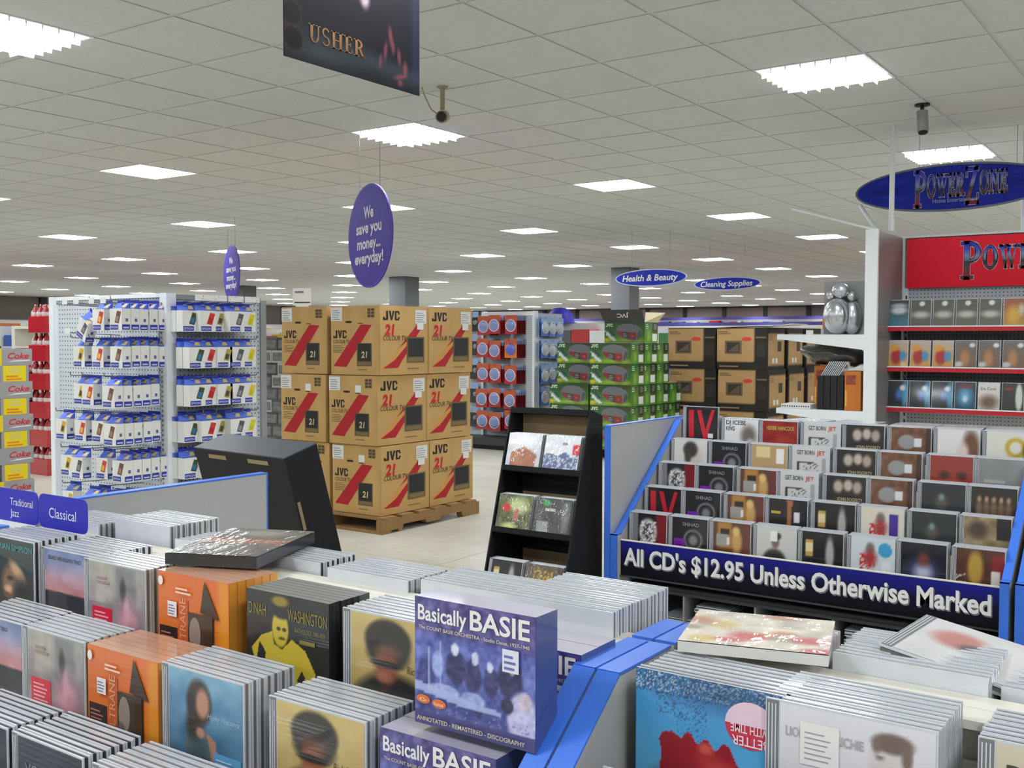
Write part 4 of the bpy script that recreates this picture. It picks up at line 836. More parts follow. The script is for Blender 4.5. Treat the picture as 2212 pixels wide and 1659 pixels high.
for x in (0,.53,1.06): 
    MB().prism([(0,.022),(.18,.022),(.18,.0),(.22,.0),(.24,.05),(.5,.05),(.52,.022),(.68,.022),(.7,.05),(.96,.05),(.98,0),(1.2,0),(1.2,.102),(0,.102)],x,x+.06,'X').build('stringer','pallet_wood',pl)
MB().box(0,0,0,1.12,.1,.02).build('bottom_board','pallet_wood',pl)
def card_sign(x,y,z,w,h_,rz,label,words):
    s=empty('price_sign',(x,y,z),rz); MB().box(0,0,.012,w,.003,h_).build('card','white_paper',s); MB().box(w*.2,-.02,0,w*.8,.03,.012).build('foot','white_metal',s)
    t=MB(); t.box(w*.12,-.001,h_*.74,w*.6,-.0004,h_*.84,(120,122,126)); t.box(w*.1,-.001,h_*.2,w*.95,-.0004,h_*.26,(60,60,64)); t.build('printed_lines','print_sign',s); tag(s,label,'sign')
card_sign(-6.26,5.9,1.7105,.155,.15,math.radians(25),'small white price card standing on top of the television cartons','21in')

# ================================================================== blister card stand
def pegstand(name,x0,y0,w,h_,d,label):
    s=empty(name,(x0,y0,0)); MB().box(0,0,.15,w,.03,h_).build('back_panel','pegboard',s)
    for x in (-.035,w): MB().box(x,-.04,.15,x+.035,.05,h_+.01).build('upright','white_metal',s)
    MB().box(0,-.03,h_-.05,w,.03,h_+.005).build('top_rail','white_metal',s); MB().box(-.2,-d,.06,w+.04,.3,.15).build('base_shelf','dark_metal',s); MB().box(-.16,-d+.05,0,w,.28,.06).build('plinth','black_plastic',s)
    tag(s,label,'pegboard stand'); return s
bl=pegstand('pegboard_stand',-8.46,11.5,.80,1.82,.42,'white pegboard stand of red blister cards beyond the television cartons')
def blister(cc,bc,w=.195,h_=.25):
    m=MB(); m.box(0,0,0,w,.003,h_,cc); m.poly([(0,-.0005,h_*.72),(w,-.0005,h_*.72),(w,-.0005,h_),(0,-.0005,h_)],(190,84,46) if cc[0]>150 else (150,180,220)); return m.mesh('blister_card',['print_wrap'])
BLM={'red':blister((176,32,42),0),'orange':blister((216,120,40),0),'blue':blister((70,120,200),0),'green':blister((36,44,40),0,.1,.27),'queue':blister((120,28,36),0)}
def puck(c,r=.074): return MB().lathe([(0,-.02),(r*.6,-.02),(r*.92,-.014),(r,-.0)],20,c=c).mesh('disc_blister',['print_wrap'])
PK={'red':puck((126,140,190)),'orange':puck((84,96,190),.078),'blue':puck((196,200,206),.07),'green':puck((120,130,126),.035)}
RING=MB().lathe([(.07,-.001),(.075,-.014),(.08,-.014),(.085,-.001)],20,c=(206,212,222)).mesh('clear_rim',['print_wrap'])
def card(x,y,z,kind,rz,label,group,full=True,w=.195,h_=.25):
    o=inst('blister_card',BLM[kind],None,(x,y,z),(0,0,rz))
    if full:
        p=inst('disc_blister',PK[kind],o,(w/2,-.001,h_*.45),(-PI/2,0,0)) 
        if kind in('red','blue'): inst('clear_rim',RING,p)
    return tag(o,label,'blister pack',group)
bhook=MB().path([(0,0,0),(0,-.24,.006)],.003,5).mesh('hook',['wire'])
for r,z in enumerate((1.525,1.20,.872,.545,.245)):
    for c,x in enumerate((-8.445,-8.24,-8.0)):
        inst('hook',bhook,bl,(x+.085+8.46,0,z+.235)); kind='orange' if (r==1 and c==2) else 'red'; dz=rnd.uniform(-.015,.02)
        card(x+rnd.uniform(-.01,.01),11.27+rnd.uniform(0,.04),z+dz,kind,0,f'{kind} blister card with a blue disc, {ORD[r]} row from top, {ORD[c]} from left','red blister cards')
        for q in range(1,5): card(x+.006*q,11.30+q*.045,z+dz,'queue',0,f'red blister card {ORD[q]} in its queue, {ORD[r]} row, {ORD[c]} hook','queued red blister cards',False)
MB().box(.82,.05,.15,.85,.62,1.8).build('side_panel','pegboard_side',bl)
bhs=MB().path([(0,0,0),(.1,0,.006)],.003,5).mesh('hook',['wire'])
for r,z in enumerate((1.50,1.19,.885,.58)):
    for c,y in enumerate((11.5,11.68,11.86)):
        if r==3 and c>0: continue
        inst('hook',bhs,bl,(.85,y-11.5+.085,z+.235)); card(-7.545,y,z+rnd.uniform(-.02,.02),'blue',PI/2,f'blue blister card with a silver disc, {ORD[r]} row, {ORD[c]} along the stand side','blue blister cards')
        card(-7.575,y,z,'blue',PI/2,f'blue blister card queued on {ORD[r]} row, {ORD[c]} along the side','queued blue blister cards',False)
for r in range(5):
    for c in range(2):
        card(-8.72+c*.105,11.42,.26+r*.325,'green',0,f'narrow dark green blister card between cartons and stand, {ORD[r]} row from bottom, {ORD[c]} column','dark green blister cards',True,.1,.27)
MB().box(-.29,-.02,.15,-.04,.0,1.78).build('wing_panel','pegboard',bl); MB().box(-.32,-.42,.06,-.2,.1,.15).build('base_extension','dark_metal',bl)

# ================================================================== radio cartons
RW,RDp,RH=.565,.34,.252; GR=(70,140,40)
a=Art(RW,RH,36,GR).vg([(0,(70,126,34)),(.12,(140,160,36)),(.28,(56,124,34)),(.7,(40,92,32)),(1,(26,62,26))]).noise(18,7,4).rect(.8,.8,1,1,(60,60,20),.8,.04).pol([(.02,.62),(.2,.3),(.3,.12),(.2,.12),(.04,.4)],(216,220,226)).pol([(.06,.72),(.14,.66),(.28,.36),(.22,.34)],(38,40,96)).ell(.06,.14,.07,.09,(206,186,30),.3)
pts=[(.3,.72),(.36,.84),(.46,.92),(.6,.94),(.76,.88),(.88,.76),(.93,.6),(.92,.36),(.86,.16),(.76,.1),(.62,.14),(.46,.24),(.33,.4),(.29,.56)]
a.shp(pts,(104,106,112)); a.shp([(.3,.58),(.42,.56),(.56,.52),(.78,.5),(.8,.3),(.76,.14),(.62,.17),(.46,.27),(.34,.42)],(134,44,42)); a.shp([(.44,.55),(.6,.51),(.62,.18),(.48,.27)],(62,60,62)); a.lines(.47,.58,.28,.5,3,(150,152,156),.4); a.disc(.7,.33,.03,.05,(176,84,60)); a.shp([(.88,.62),(.92,.58),(.91,.36),(.86,.2),(.82,.2),(.84,.5)],(70,72,80))
a.jvc(.03,.78,.18,.16,(214,226,206)); R_front=a.mesh('front_print','print_gloss')
a=Art(RDp,RH,20,(70,140,50)).vg([(0,(76,132,44)),(1,(36,88,34))]).noise(20,6,6).rect(.56,.5,1,1,(30,36,28),.9,.08).rect(.2,.1,.4,.6,(150,176,70),.6,.1); a.bar(.58,.08,.92,.44,(206,208,206)); a.lines(.08,.3,.7,.94,3,(190,214,170),.4); a.lines(.7,.94,.66,.96,4,(150,160,150),.35); R_side=a.mesh('side_print','print_gloss')
RM=MB().box(0,0,0,RW,RDp,RH,[(50,90,34),(66,96,52),(50,110,34),(50,110,34),(40,80,30),(40,80,30)]).mesh('radio_carton',['print_gloss'])
def radio(x,y,k,label):
    o=inst('radio_carton',RM,None,(x,y,.14+k*(RH+.003)),(0,0,rnd.uniform(-.01,.01))); inst('front_print',R_front,o,(0,-.001,0)); inst('side_print',R_side,o,(RW+.001,0,0),(0,0,PI/2)); return tag(o,label,'carton','green radio cartons')
for k in range(5):
    nd=4 if k<3 else 3
    for j in range(nd): radio(-6.545+rnd.uniform(-.012,.012),11.06+j*(RDp+.006),k,f'right-column green radio carton, {ORD[k]} layer from the floor, {ORD[j]} from the front')
    for j in range(2 if k<3 else 1): radio(-7.125 if k<3 else -7.115,(11.06 if k<3 else 11.22)+j*(RDp+.006),k,f'left-column green radio carton, {ORD[k]} layer from the floor, {ORD[j]} from the front')
o=radio(-6.53,11.40,5,'open green radio carton on top of the stack with a raised black flap')
m=MB(); fl=math.radians(14); fz=.16
m._add([(0,0,RH),(RW,0,RH),(RW-.02,-math.sin(fl)*fz,RH+math.cos(fl)*fz),(-.06,-math.sin(fl)*fz,RH+math.cos(fl)*fz)],[[0,1,2,3]],(22,22,24)); f_=m.build('lid_flap','print_gloss',o)
t=MB(); t.T=Matrix.Translation((.36,-.031,RH+.105))@Matrix.Rotation(fl,4,'X')@Matrix.Diagonal((-1,1,-1,1)); t.text('JVC',0,0,h=.05,w=.17,y=-.004,c=(206,206,206),bold=.03); t.build('lettering','print_sign',f_)
m=MB(); m._add([(RW,0,RH),(RW,RDp,RH),(RW+.09,RDp+.03,RH+.12),(RW+.02,-.02,RH+.12)],[[0,1,2,3]],(226,214,176)); m.build('end_flap','print_card',o)
pl=empty('pallet',(-7.14,11.03,0)); tag(pl,'wooden pallet beneath the green radio cartons','pallet')
for k in range(7): MB().box(0,.02+k*.2,.115,1.18,.16+k*.2,.135).build('deck_board','pallet_wood',pl)
for x in (0,.55,1.1): MB().box(x,0,0,x+.08,1.4,.115).build('stringer','pallet_wood',pl)

# ================================================================== brown set cartons behind
QW,QD,QH=.68,.6,.535
a=Art(QW,QH,26,(34,30,26)).rect(0,.16,.76,.97,(172,138,92)).noise(8,6,3); a.bar(.16,.36,.5,.68,(104,84,58)); a.bar(.2,.4,.46,.64,(52,46,40)); a.shp([(.22,.42),(.44,.42),(.44,.62)],(92,80,64)); a.disc(.6,.72,.1,.05,(196,60,50)); a.lines(.03,.3,.84,.93,2,(110,88,60),.5); a.lines(.05,.6,.05,.1,1,(150,124,86),.6); a.bar(.8,.3,.96,.62,(50,44,38)); a.bar(.78,.74,.98,.78,(110,92,62)); Q_front=a.mesh('front_print','print_card')
a=Art(QD,QH,20,(172,138,92)).rect(0,0,.06,1,(34,30,26)).rect(0,.88,1,1,(34,30,26)).rect(0,0,1,.1,(36,32,28)).noise(8,5,2); a.bar(.6,.42,.82,.66,(70,60,46)); a.bar(.3,.14,.42,.26,(214,210,200)); a.bar(.48,.14,.6,.26,(214,210,200)); a.lines(.1,.4,.7,.82,3,(120,98,66),.4); Q_side=a.mesh('side_print','print_card')
QM=MB().box(0,0,0,QW,QD,QH,(92,76,52)).mesh('set_carton',['print_card'])
for k in range(3):
    for c,(x,y) in enumerate(((-6.32,12.75),(-5.60,12.72),(-5.58,13.38),(-4.88+.0,14.05))):
        if c==3: x=-5.56
        o=inst('set_carton',QM,None,(x+(.02 if k==1 else 0),y,.002+k*(QH+.003)),(0,0,rnd.uniform(-.012,.012))); inst('front_print',Q_front,o,(0,-.001,0)); inst('side_print',Q_side,o,(QW+.001,0,0),(0,0,PI/2))
        tag(o,f'brown and black set carton, {LV[k]} layer, {("at left beside the green cartons","front middle","second from front on the right","rearmost on the right")[c]}','carton','brown and black set cartons')
o=inst('cardboard_sheet',MB().prism([(0,0),(.9,.02),(1.0,.035),(1.0,.04),(.9,.026),(0,.006)],0,.6,'Y').mesh('cardboard_sheet',['cream_board']),None,(-5.6,12.7,1.618)); tag(o,'loose pale cardboard sheet lying on the brown set cartons','cardboard')

# ================================================================== white shelving bay with silver pack, and the red-edged film shelf
mat('end_grey',(128,125,123),.4)
wu=empty('shelving_unit',(-2.10,7.2,0)); tag(wu,'tall white shelving end bay holding a silver pack and disc boxes','shelving','shelving units')
MB().box(0,0,0,.082,.03,2.20).build('upright','white_metal',wu); MB().box(.06,.03,0,.08,.64,2.19).build('end_panel','end_grey',wu)
MB().box(.0795,.03,1.489,.0805,.64,1.492).build('panel_seam','grey_metal',wu)
for z in (1.49,.965):
    s=MB().box(-.60,.005,z-.012,0,.62,z).build('shelf','white_metal',wu)
    MB().prism([(-.60,z-.012),(-.60,z-.035),(-.54,z-.04),(0,z-.105),(0,z-.012)],.0,.006,'Y').build('bracket','white_metal',s); MB().box(-.612,.0,z-.036,-.60,.62,z+.002).build('shelf_edge','white_metal',s)
MB().box(-.60,.02,.02,0,.62,.12).build('base_shelf','white_metal',wu); MB().box(.0,.62,0,.06,.66,2.19).build('upright','grey_metal',wu)
def rod(p,q,r,label,name='ceiling_rod',m_='white_metal'):
    o=MB().tube((0,0,0),Vector(q)-Vector(p),r,10).build(name,m_,None,p); tag(o,label,'rod'); return o
rod((-2.05,7.23,2.201),(-3.25,8.95,2.60),.011,'long thin white brace rod running left from the shelving top','brace_rod'); rod((-2.05,7.27,2.201),(-2.30,7.75,2.43),.014,'short white brace rod rising from the shelving top','brace_rod')
rod((-1.99,7.42,2.20),(-1.99,7.42,CEIL),.018,'white pole from the shelving corner up to the ceiling in front of the blue oval')
# silver moulded pack
sp=empty('silver_pack',(-2.42,7.26,1.491)); tag(sp,'silver moulded plastic pack shaped like a figure standing on the white shelf','package')
MB().box(-.02,.13,0,.295,.145,.375).build('backing_card','grey_metal',sp)
m=MB().ball((.10,.06,.13),.10,.07,.13,20,12); m.ball((.10,.02,.13),.075,.05,.10,18,10); m.ball((.19,.09,.12),.07,.06,.12,16,10); m.build('moulded_body','shrink_silver',sp)
m=MB().ball((.12,.06,.305),.062,.05,.055,18,12); m.ball((.05,.06,.275),.03,.03,.03); m.ball((.195,.07,.265),.035,.035,.035); m.box(.1,.008,.285,.145,.014,.292); m.box(.102,.008,.30,.143,.014,.306); m.build('moulded_head','shrink_silver',sp)
# dark wrapped bundle under the upper shelf
m=MB().ball((0,0,0),.25,.16,.085,24,14); 
for i,p in enumerate(m.v): m.v[i]=(p[0],p[1]+.01*math.sin(p[0]*60),p[2]+.008*math.sin(p[0]*45+p[1]*30)-.16*p[0]-(.02 if p[0]<-.1 else 0))
mat('dark_wrap',(58,58,54),0.25,coat=0.8,bump=0.6,bscale=25); bn=m.build('wrapped_bundle','dark_wrap',None,(-2.37,7.45,1.352)); tag(bn,'dark plastic-wrapped bundle squeezed above the disc boxes on the white shelving','bundle')
m,N,L,B=bsdf('orange_card'); MATS['orange_card']=m; B.inputs['Base Color'].default_value=(*s2l((196,112,36)),1); B.inputs['Roughness'].default_value=.6
def obox(x,y,z,w,d,h_,label):
    o=inst('rack_box',MB().box(0,0,0,w,d,h_).mesh('rack_box',['orange_card']),None,(x,y,z)); pa=Art(w*.6,h_*.24,8,(150,80,60)).noise(30,4,2); inst('box_print',pa.mesh('box_print','print_card'),o,(w*.1,-.001,h_*.66)); t=MB(); t.box(.006,-.001,.03,.014,-.0004,h_*.5,(236,206,90)); t.build('printed_line','print_sign',o); tag(o,label,'box','orange boxes')
obox(-2.235,7.23,.967,.11,.2,.27,'tall orange box beside the white shelving upright'); obox(-2.50,7.38,.967,.15,.2,.30,'orange box partly behind the black disc towers')
for k in range(4):
    t=empty('disc_tower',(-2.43+k*.047,7.24,.967)); MB().box(0,0,0,.043,.2,.235).build('tower_body','black_plastic',t); MB().box(.004,-.003,.01,.008,0,.225).build('rail','tray_dark',t); MB().box(.035,-.003,.01,.039,0,.225).build('rail','tray_dark',t); tag(t,f'black plastic disc tower on the white shelf, {ORD[k]} from the left','disc tower','black disc towers')
cr=empty('wire_disc_rack',(-2.37,7.25,1.2025)); tag(cr,'slanted row of clear disc cases on top of the black disc towers','disc rack')
for k in range(10): MB().prism([(0,0),(.006,0),(.068,.10),(.062,.10)],.0,.13,'Y').build('clear_case','clear_plastic',cr,(k*.0135-.04,0,0))
m=empty('printed_tray',(-2.69,7.24,.966)); tag(m,'white slotted tray lying at the outer end of the lower white shelf','tray'); MB().box(0,0,0,.21,.2,.03).build('tray_body','white_paper',m); q=MB()
for k in range(12): q.box(.008+k*.017,-.001,.01,.016+k*.017,0,.02)
q.build('tray_slots','dark_metal',m)
o=inst('price_ticket',MB().box(0,0,0,.05,.004,.03).mesh('price_ticket',['white_paper']),None,(-2.505,7.21,1.4905)); tag(o,'tiny white ticket beside the silver pack on the shelf','ticket')
# film shelf
fs=empty('shelving_unit',(-2.045,7.92,0)); tag(fs,'film shelving with red shelf edges under the red header at the right','shelving','shelving units')
FW=2.3; pegmat('pegboard_film',(200,206,210)); pegmat('pegboard_dim',(150,154,156))
MB().box(.03,.0,.1,FW,.02,2.2).build('back_panel','pegboard_film',fs); MB().box(0,-.03,0,.03,.03,2.2).build('upright','white_metal',fs); u=MB().box(.03,-.025,0,.055,.0,1.83).build('upright','white_metal',fs)
m=MB()
for k in range(34): m.box(.037,-.026,.1+k*.05,.047,-.0245,.125+k*.05)
m.build('slots','dark_metal',u)
MB().box(0,-.04,2.19,FW,.03,2.205).build('top_rail','white_metal',fs)
hd=Art(FW-.05,.355,30,(250,38,60)).vg([(0,(246,34,56)),(1,(252,42,64))]); hb=inst('header_board',hd.mesh('header_board','print_sign'),fs,(.045,-.04,1.828)); MB().box(0,.002,0,FW-.05,.01,.355).build('backing','white_metal',hb)
def zone_grad(t): 
    return tuple(np.array([np.interp(t,[0,.3,.48,.5,.62,.8,1],[c[k] for c in ((150,44,56),(120,84,90),(66,70,78),(120,130,146),(150,164,206),(80,96,222),(52,60,206))]) for k in range(3)]))
def power_logo(parent,x,z,w,h_,y,dim=1.0):
    ps,_=serif('POWERZONE',caps=(0,5),small=.6); m=MB(); k=.004
    m.shapes(grow(ps,.007,.035),x,z,w,h_,y,(226*dim,226*dim,230*dim)); m.shapes(grow(ps,.0035,.018),x,z,w,h_,y-.0012,(70*dim,50*dim,56*dim)); m.shapes(ps,x,z,w,h_,y-.0024,grad=lambda t:tuple(np.array(zone_grad(t))*dim)); m.build('lettering','print_sign',parent)
power_logo(hb,.37,.058,1.0,.255,-.002)
SH=(1.545,1.265,.985)
for k,z in enumerate(SH):
    s=MB().box(.0,-.42,z-.02,FW,-.005,z-.006).build('shelf','grey_metal',fs); MB().box(-.0,-.432,z-.03,FW,-.42,z-.002).build('red_edge','red_plastic',s); MB().box(0,-.436,z-.002,FW,-.42,z+.006).build('ticket_rail','white_metal',s)
MB().box(0,-.42,.08,FW,-.005,.12).build('base_shelf','grey_metal',fs)
FC=[['film_sea','film_olive','film_olive','film_olive','film_olive','film_fire','film_fire','film_olive','film_sea'],['film_toon','film_toon','film_toon','film_bald','film_bald','film_bald','film_bald','film_fire','film_night'],['film_night','film_night','film_night','film_blue','film_white','film_half','film_ice','film_blue','film_ice']]
FD={'film_sea':'sea-blue film case','film_olive':'olive grey film case with white sticker','film_fire':'fiery yellow film case','film_toon':'red, yellow and blue film case','film_bald':'brown film case with a bare head','film_night':'black film case with blue glow','film_blue':'icy blue film case','film_white':'white film case with brown figures','film_half':'dark film case with a pale half','film_ice':'pale blue film case'}
dvd=MB().box(0,0,0,.136,.015,.19,mi=0).mesh('film_case',['clear_plastic'])
for r,row in enumerate(FC):
    for c,cv in enumerate(row):
        x=-2.045+.02+c*.1475; y=7.92-.405; z=SH[r]-.003
        o=inst('film_case',dvd,None,(x,y,z),(-.09,0,0)); inst('sleeve_print',COVER[cv][0],o,(.003,-.001,.002)); tag(o,f'{FD[cv]}, {("top","middle","bottom")[r]} red-edged shelf, {ORD[c]} from the left','film case','film cases on the red-edged shelves')
        for q in (1,2): o2=inst('film_case',dvd,None,(x,y+q*.018,z),(-.09,0,0)); tag(o2,f'{ORD[q-1]} film case behind the {FD[cv]}, {("top","middle","bottom")[r]} red-edged shelf, {ORD[c]}','film case','film cases behind the fronts')

# ================================================================== hanging signs, poster, cameras
def oval(name,c,w,h_,rz,face,rim,label,wires,cat='sign',thick=.012,n=48):
    s=empty(name,c,rz); tag(s,label,cat)
    pr=lambda k:[(w/2*k*math.cos(2*PI*i/n),h_/2*k*math.sin(2*PI*i/n)) for i in range(n)]
    MB().prism(pr(1.0),0,thick,'Y',c=rim).build('rim','print_sign',s)
    kx=(w-.03)/w; kz=(h_-.03)/h_; m=MB()
    m.poly([(x*kx,-.001,z*kz) for x,z in pr(1)],face); m.build('face_print','print_sign',s)
    for x in wires:
        zt=h_/2*math.sqrt(max(0,1-(x/(w/2))**2)); MB().tube((x,thick/2,zt),(x,thick/2,CEIL-c[2]),.0018,5).build('wire','wire',s)
    return s
PU=(62,44,160)
for c,sc,lab in (((-5.10,5.54,2.185),1.0,'larger round purple slogan sign hanging above the television cartons'),((-10.2,8.6,2.255),.94,'smaller purple slogan sign farther left beyond the cartridge stand')):
    s=oval('hanging_sign',c,.86*sc,.735*sc,math.radians(-26.5),PU,(84,66,176),lab,(-.2*sc,.2*sc)); t=MB()
    for wd,z,hh,ww in (('We',.13,.085,.19),('save you',.025,.08,.5),('money...',-.085,.08,.46),('everyday!',-.19,.08,.56)): t.text(wd,0,z*sc,h=hh*sc,w=ww*sc,y=-.003,c=(226,222,232),align='C',bold=.03)
    t.build('lettering','print_sign',s)
for c,w,h_,wd,lab,rz in (((-6.52,12.6,2.285),1.13,.235,'Health & Beauty','blue oval hanging sign reading Health & Beauty',-.1),((-6.48,15.05,2.315),1.14,.205,'Cleaning Supplies','blue oval hanging sign reading Cleaning Supplies',-.1)):
    s=oval('hanging_sign',c,w,h_,rz,(34,46,170),(190,196,214),lab,(-.3,.3)); t=MB(); t.text(wd,0,-.045,h=.085,w=w*.78,y=-.004,c=(110,114,140),align='C',bold=.02,shear=.2); t.text(wd,-.006,-.04,h=.085,w=w*.78,y=-.006,c=(232,234,244),align='C',bold=.015,shear=.2); t.build('lettering','print_sign',s)
s=oval('hanging_sign',(-1.70,7.85,2.53),1.34,.335,0,(28,42,160),(120,124,136),'large blue oval hanging sign with outlined lettering at the upper right',(-.22,.42),n=64)
power_logo(s,-.25,-.125,.62,.25,-.004,.95)
for (x,z,w,c) in ((-.56,-.02,.2,(22,30,120)),(-.5,.045,.2,(46,66,206)),(-.1,.11,.3,(46,66,206)),(.38,-.02,.2,(22,30,120)),(-.45,-.07,.16,(46,66,206)),(.36,.06,.18,(46,66,206))):
    t=MB(); t.text('POWERZONE',x,z,h=.04,w=w,y=-.0024,c=c); t.build('ghost_lettering','print_sign',s)
t=MB(); t.text('Home Entertainment',-.12,-.105,h=.03,w=.3,y=-.0095,c=(170,176,200)); t.build('tagline','print_sign',s)
# poster hung from the ceiling
vcmat('print_poster',.5,spec=.12)
pw,ph=.556,.70
a=Art(pw,ph,90,(16,15,24)).vg([(0,(28,30,38)),(.07,(34,38,44)),(.11,(20,19,28)),(1,(16,15,24))]).noise(5,6,1)
Q=.43
def pe(x,y,rx,ry,c,soft,al=1.0,an=0.0): a.ell(x,y*Q,rx,ry*Q,c,soft,al,an)
pe(.45,.22,.5,.08,(52,62,66),.7,.8,-.05); pe(.25,.12,.2,.08,(60,70,74),.7,.8); a.rect(.94,.05,1,1,(56,60,100),.5,.05)
pe(.26,.95,.15,.05,(176,118,92),.4); pe(.56,.78,.035,.10,(206,184,200),.4,1,.2); pe(.54,.9,.06,.08,(146,92,88),.5); pe(.6,.86,.1,.05,(110,84,104),.6,.7,.4)
for (x,y,rx,ry,an) in ((.76,.5,.014,.09,.15),(.78,.40,.012,.07,.1),(.72,.34,.012,.09,-.15),(.83,.32,.012,.08,.2),(.68,.22,.01,.07,-.2),(.88,.22,.016,.07,0),(.84,.13,.05,.02,.2),(.84,.07,.02,.03,0)): pe(x,y,rx,ry,(122,62,74),.5,.9,an)
for (x,y,r_) in ((.05,.40,.07),(.06,.18,.07),(.06,.62,.06)):
    pe(x,y,r_,r_*1.7,(74,52,48),.12,.8); pe(x,y,r_*.85,r_*1.45,(18,16,24),.12)
pm=a.mesh('poster','print_poster'); po=inst('hanging_poster',pm,None,(-2.095,1.95,2.2),(0,0,PI/2)); tag(po,'dark glossy hanging poster with gold capitals and a shadowy figure at the top','poster')
MB().box(0,.0008,0,pw,.003,ph).build('poster_backing','black_card',po)
t=MB(); ps,_=serif('USHER'); t.shapes(ps,.16*pw,.086*ph,.40*pw,.068*ph,-.0009,grad=lambda q:(132+34*q,92+30*q,58+14*q)); t.build('lettering','print_sign',po)
for y in (.04,pw-.04): MB().tube((y,.002,ph),(y,.002,CEIL-2.2),.0015,5).build('wire','wire',po)
# security cameras
c=empty('security_camera',(-3.84,4.80,CEIL)); tag(c,'beige security camera on a ceiling stem above the middle light','security camera','security cameras')
MB().tube((0,0,0),(0,0,-.13),.014,10).build('stem','beige_plastic',c); MB().tube((0,0,0),(0,0,-.008),.032,12).build('mount_plate','beige_plastic',c)
b=MB().tube((-.06,.09,-.15),(.03,-.045,-.185),.036,16).build('camera_body','beige_plastic',c); MB().tube((.03,-.045,-.185),(.045,-.068,-.191),.03,14,r2=.026).build('lens','black_plastic',b)
MB().path([(-.05,.05,-.16),(-.085,.0,-.12),(-.10,-.04,-.05),(-.105,-.06,0)],.0035,6).build('cable','beige_plastic',c)
c=empty('security_camera',(-1.66,6.84,CEIL)); tag(c,'grey cylindrical security camera hanging below the large right-hand light','security camera','security cameras')
MB().tube((0,0,0),(0,0,-.012),.045,14).build('mount_plate','black_plastic',c); MB().tube((0,0,-.012),(0,0,-.05),.012,10).build('stem','black_plastic',c); b=MB().tube((0,0,-.045),(.012,-.02,-.175),.034,16).build('camera_body','grey_metal',c); MB().tube((.012,-.02,-.175),(.013,-.022,-.182),.028,14).build('lens','black_plastic',b)
for (x,y,lab) in ((-1.27,8.1,'white ceiling pole behind the blue oval, left of the two over the red header'),(-.90,8.05,'white ceiling pole over the red header at the right edge')): rod((x,y,2.206),(x,y,CEIL),.016,lab)

# ================================================================== drinks stacks at the far left
KW,KD,KH=.40,.27,.149
def drink_face(w,top):
    a=Art(w,KH,20,(150,150,152)).noise(6,5,1); 
    if top: a.bar(0,0,.28,1,(222,200,20)); a.lines(.05,.22,.1,.5,2,(220,120,30),.6)
    a.txt('Coke',.42,.4,.36,(196,30,44),w=.5,shear=.3,bold=.02); a.shp([(.4,.2),(.6,.3),(.95,.32),(.95,.26),(.6,.22)],(222,222,224)); return a.mesh('side_print','print_card')
DF=[drink_face(KW,True),drink_face(KW,False)]
a=Art(KD,KH,14,(150,150,152)); a.bar(.1,.02,.9,.98,(222,202,20)); a.disc(.5,.7,.22,.22,(206,196,90)); a.lines(.2,.8,.1,.45,2,(220,130,30),.6); DE=a.mesh('side_print','print_card')
KM=MB().box(0,0,0,KW,KD,KH,(150,150,152)).mesh('drink_carton',['print_card'])
for k in range(9):
    even=k%2==0
    for j in range(3 if even else 4):
        if even: # long side faces the camera along +X
            o=inst('drink_carton',KM,None,(-9.13,4.15+j*.41,.01+k*(KH+.001)),(0,0,PI/2)); inst('side_print',DF[(j+k//2)%2],o,(0,-.001,0)); inst('end_print',DE,o,(KW+.001,0,0),(0,0,PI/2)); inst('end_print',DE,o,(-.001,KD,0),(0,0,-PI/2))
        else:
            o=inst('drink_carton',KM,None,(-9.13-KW,4.15+j*.305,.01+k*(KH+.001))); inst('end_print',DE,o,(KW+.001,0,0),(0,0,PI/2)); inst('side_print',DF[0],o,(0,-.001,0))
        if k==11: pass
        tag(o,f'cola carton at the left edge, {ORD[k]} layer from the floor, {ORD[j]} along','carton','cola cartons at the left edge')
# bottle packs: each pack is six red bottles in shrink film
prof=[(.0,0),(.046,.005),(.05,.03),(.05,.155),(.046,.175),(.05,.19),(.046,.215),(.02,.265),(.014,.275),(.014,.298),(0,.298)]
def bottle(c0): 
    m=MB()
    for i,(lo,hi,c) in enumerate(((0,5,c0),(4,7,(214,206,206)),(6,11,(150,30,36)))): m.lathe(prof[lo:hi],10,c=c)
    return m.mesh('bottle',['print_wrap'])
BT={'red':bottle((196,20,40)),'black':bottle((30,26,26))}
FILM={'red':MB().box(-.006,-.006,.0,.306,.206,.17,(186,22,40)).mesh('bottle_pack',['print_wrap']),'black':MB().box(-.006,-.006,.0,.306,.206,.17,(40,26,26)).mesh('bottle_pack',['print_wrap'])}
def pack(x,y,z,kind,label,group):
    o=inst('bottle_pack',FILM[kind],None,(x,y,z)); 
    for i in range(3):
        for j in range(2): inst('bottle',BT[kind],o,(.05+i*.1,.05+j*.1,.002))
    if kind=='black': 
        m=MB().poly([(.0,-.008,.1),(.3,-.008,.1),(.3,-.008,.16),(0,-.008,.16)],(206,190,40)); m.poly([(.307,.01,.02),(.307,.19,.02),(.307,.19,.1),(.307,.01,.1)],(196,30,44)); m.build('film_print','print_wrap',o)
    tag(o,label,'bottle pack',group)
for k in range(6):
    for j in range(2): pack(-10.62,6.22+j*.22,.0+k*.303,'red',f'shrink-wrapped pack of red cola bottles, {ORD[k]} layer from the floor, {ORD[j]} from the front','red bottle packs')
    if k<4: pack(-11.0,6.2,.0+k*.303,'black',f'shrink-wrapped pack of black and yellow bottles, {ORD[k]} layer from the floor','black bottle packs')
ws=empty('shelving_unit',(-13.4,7.6,0)); tag(ws,'white shelving with rails standing behind the cola cartons at the left edge','shelving','shelving units')
for x in (0,1.2,2.4): MB().box(x,0,0,x+.08,.5,1.62).build('upright','cream_board',ws)
for z in (.5,1.0,1.35,1.6): MB().box(.08,0,z-.02,2.4,.5,z).build('shelf','cream_board',ws)
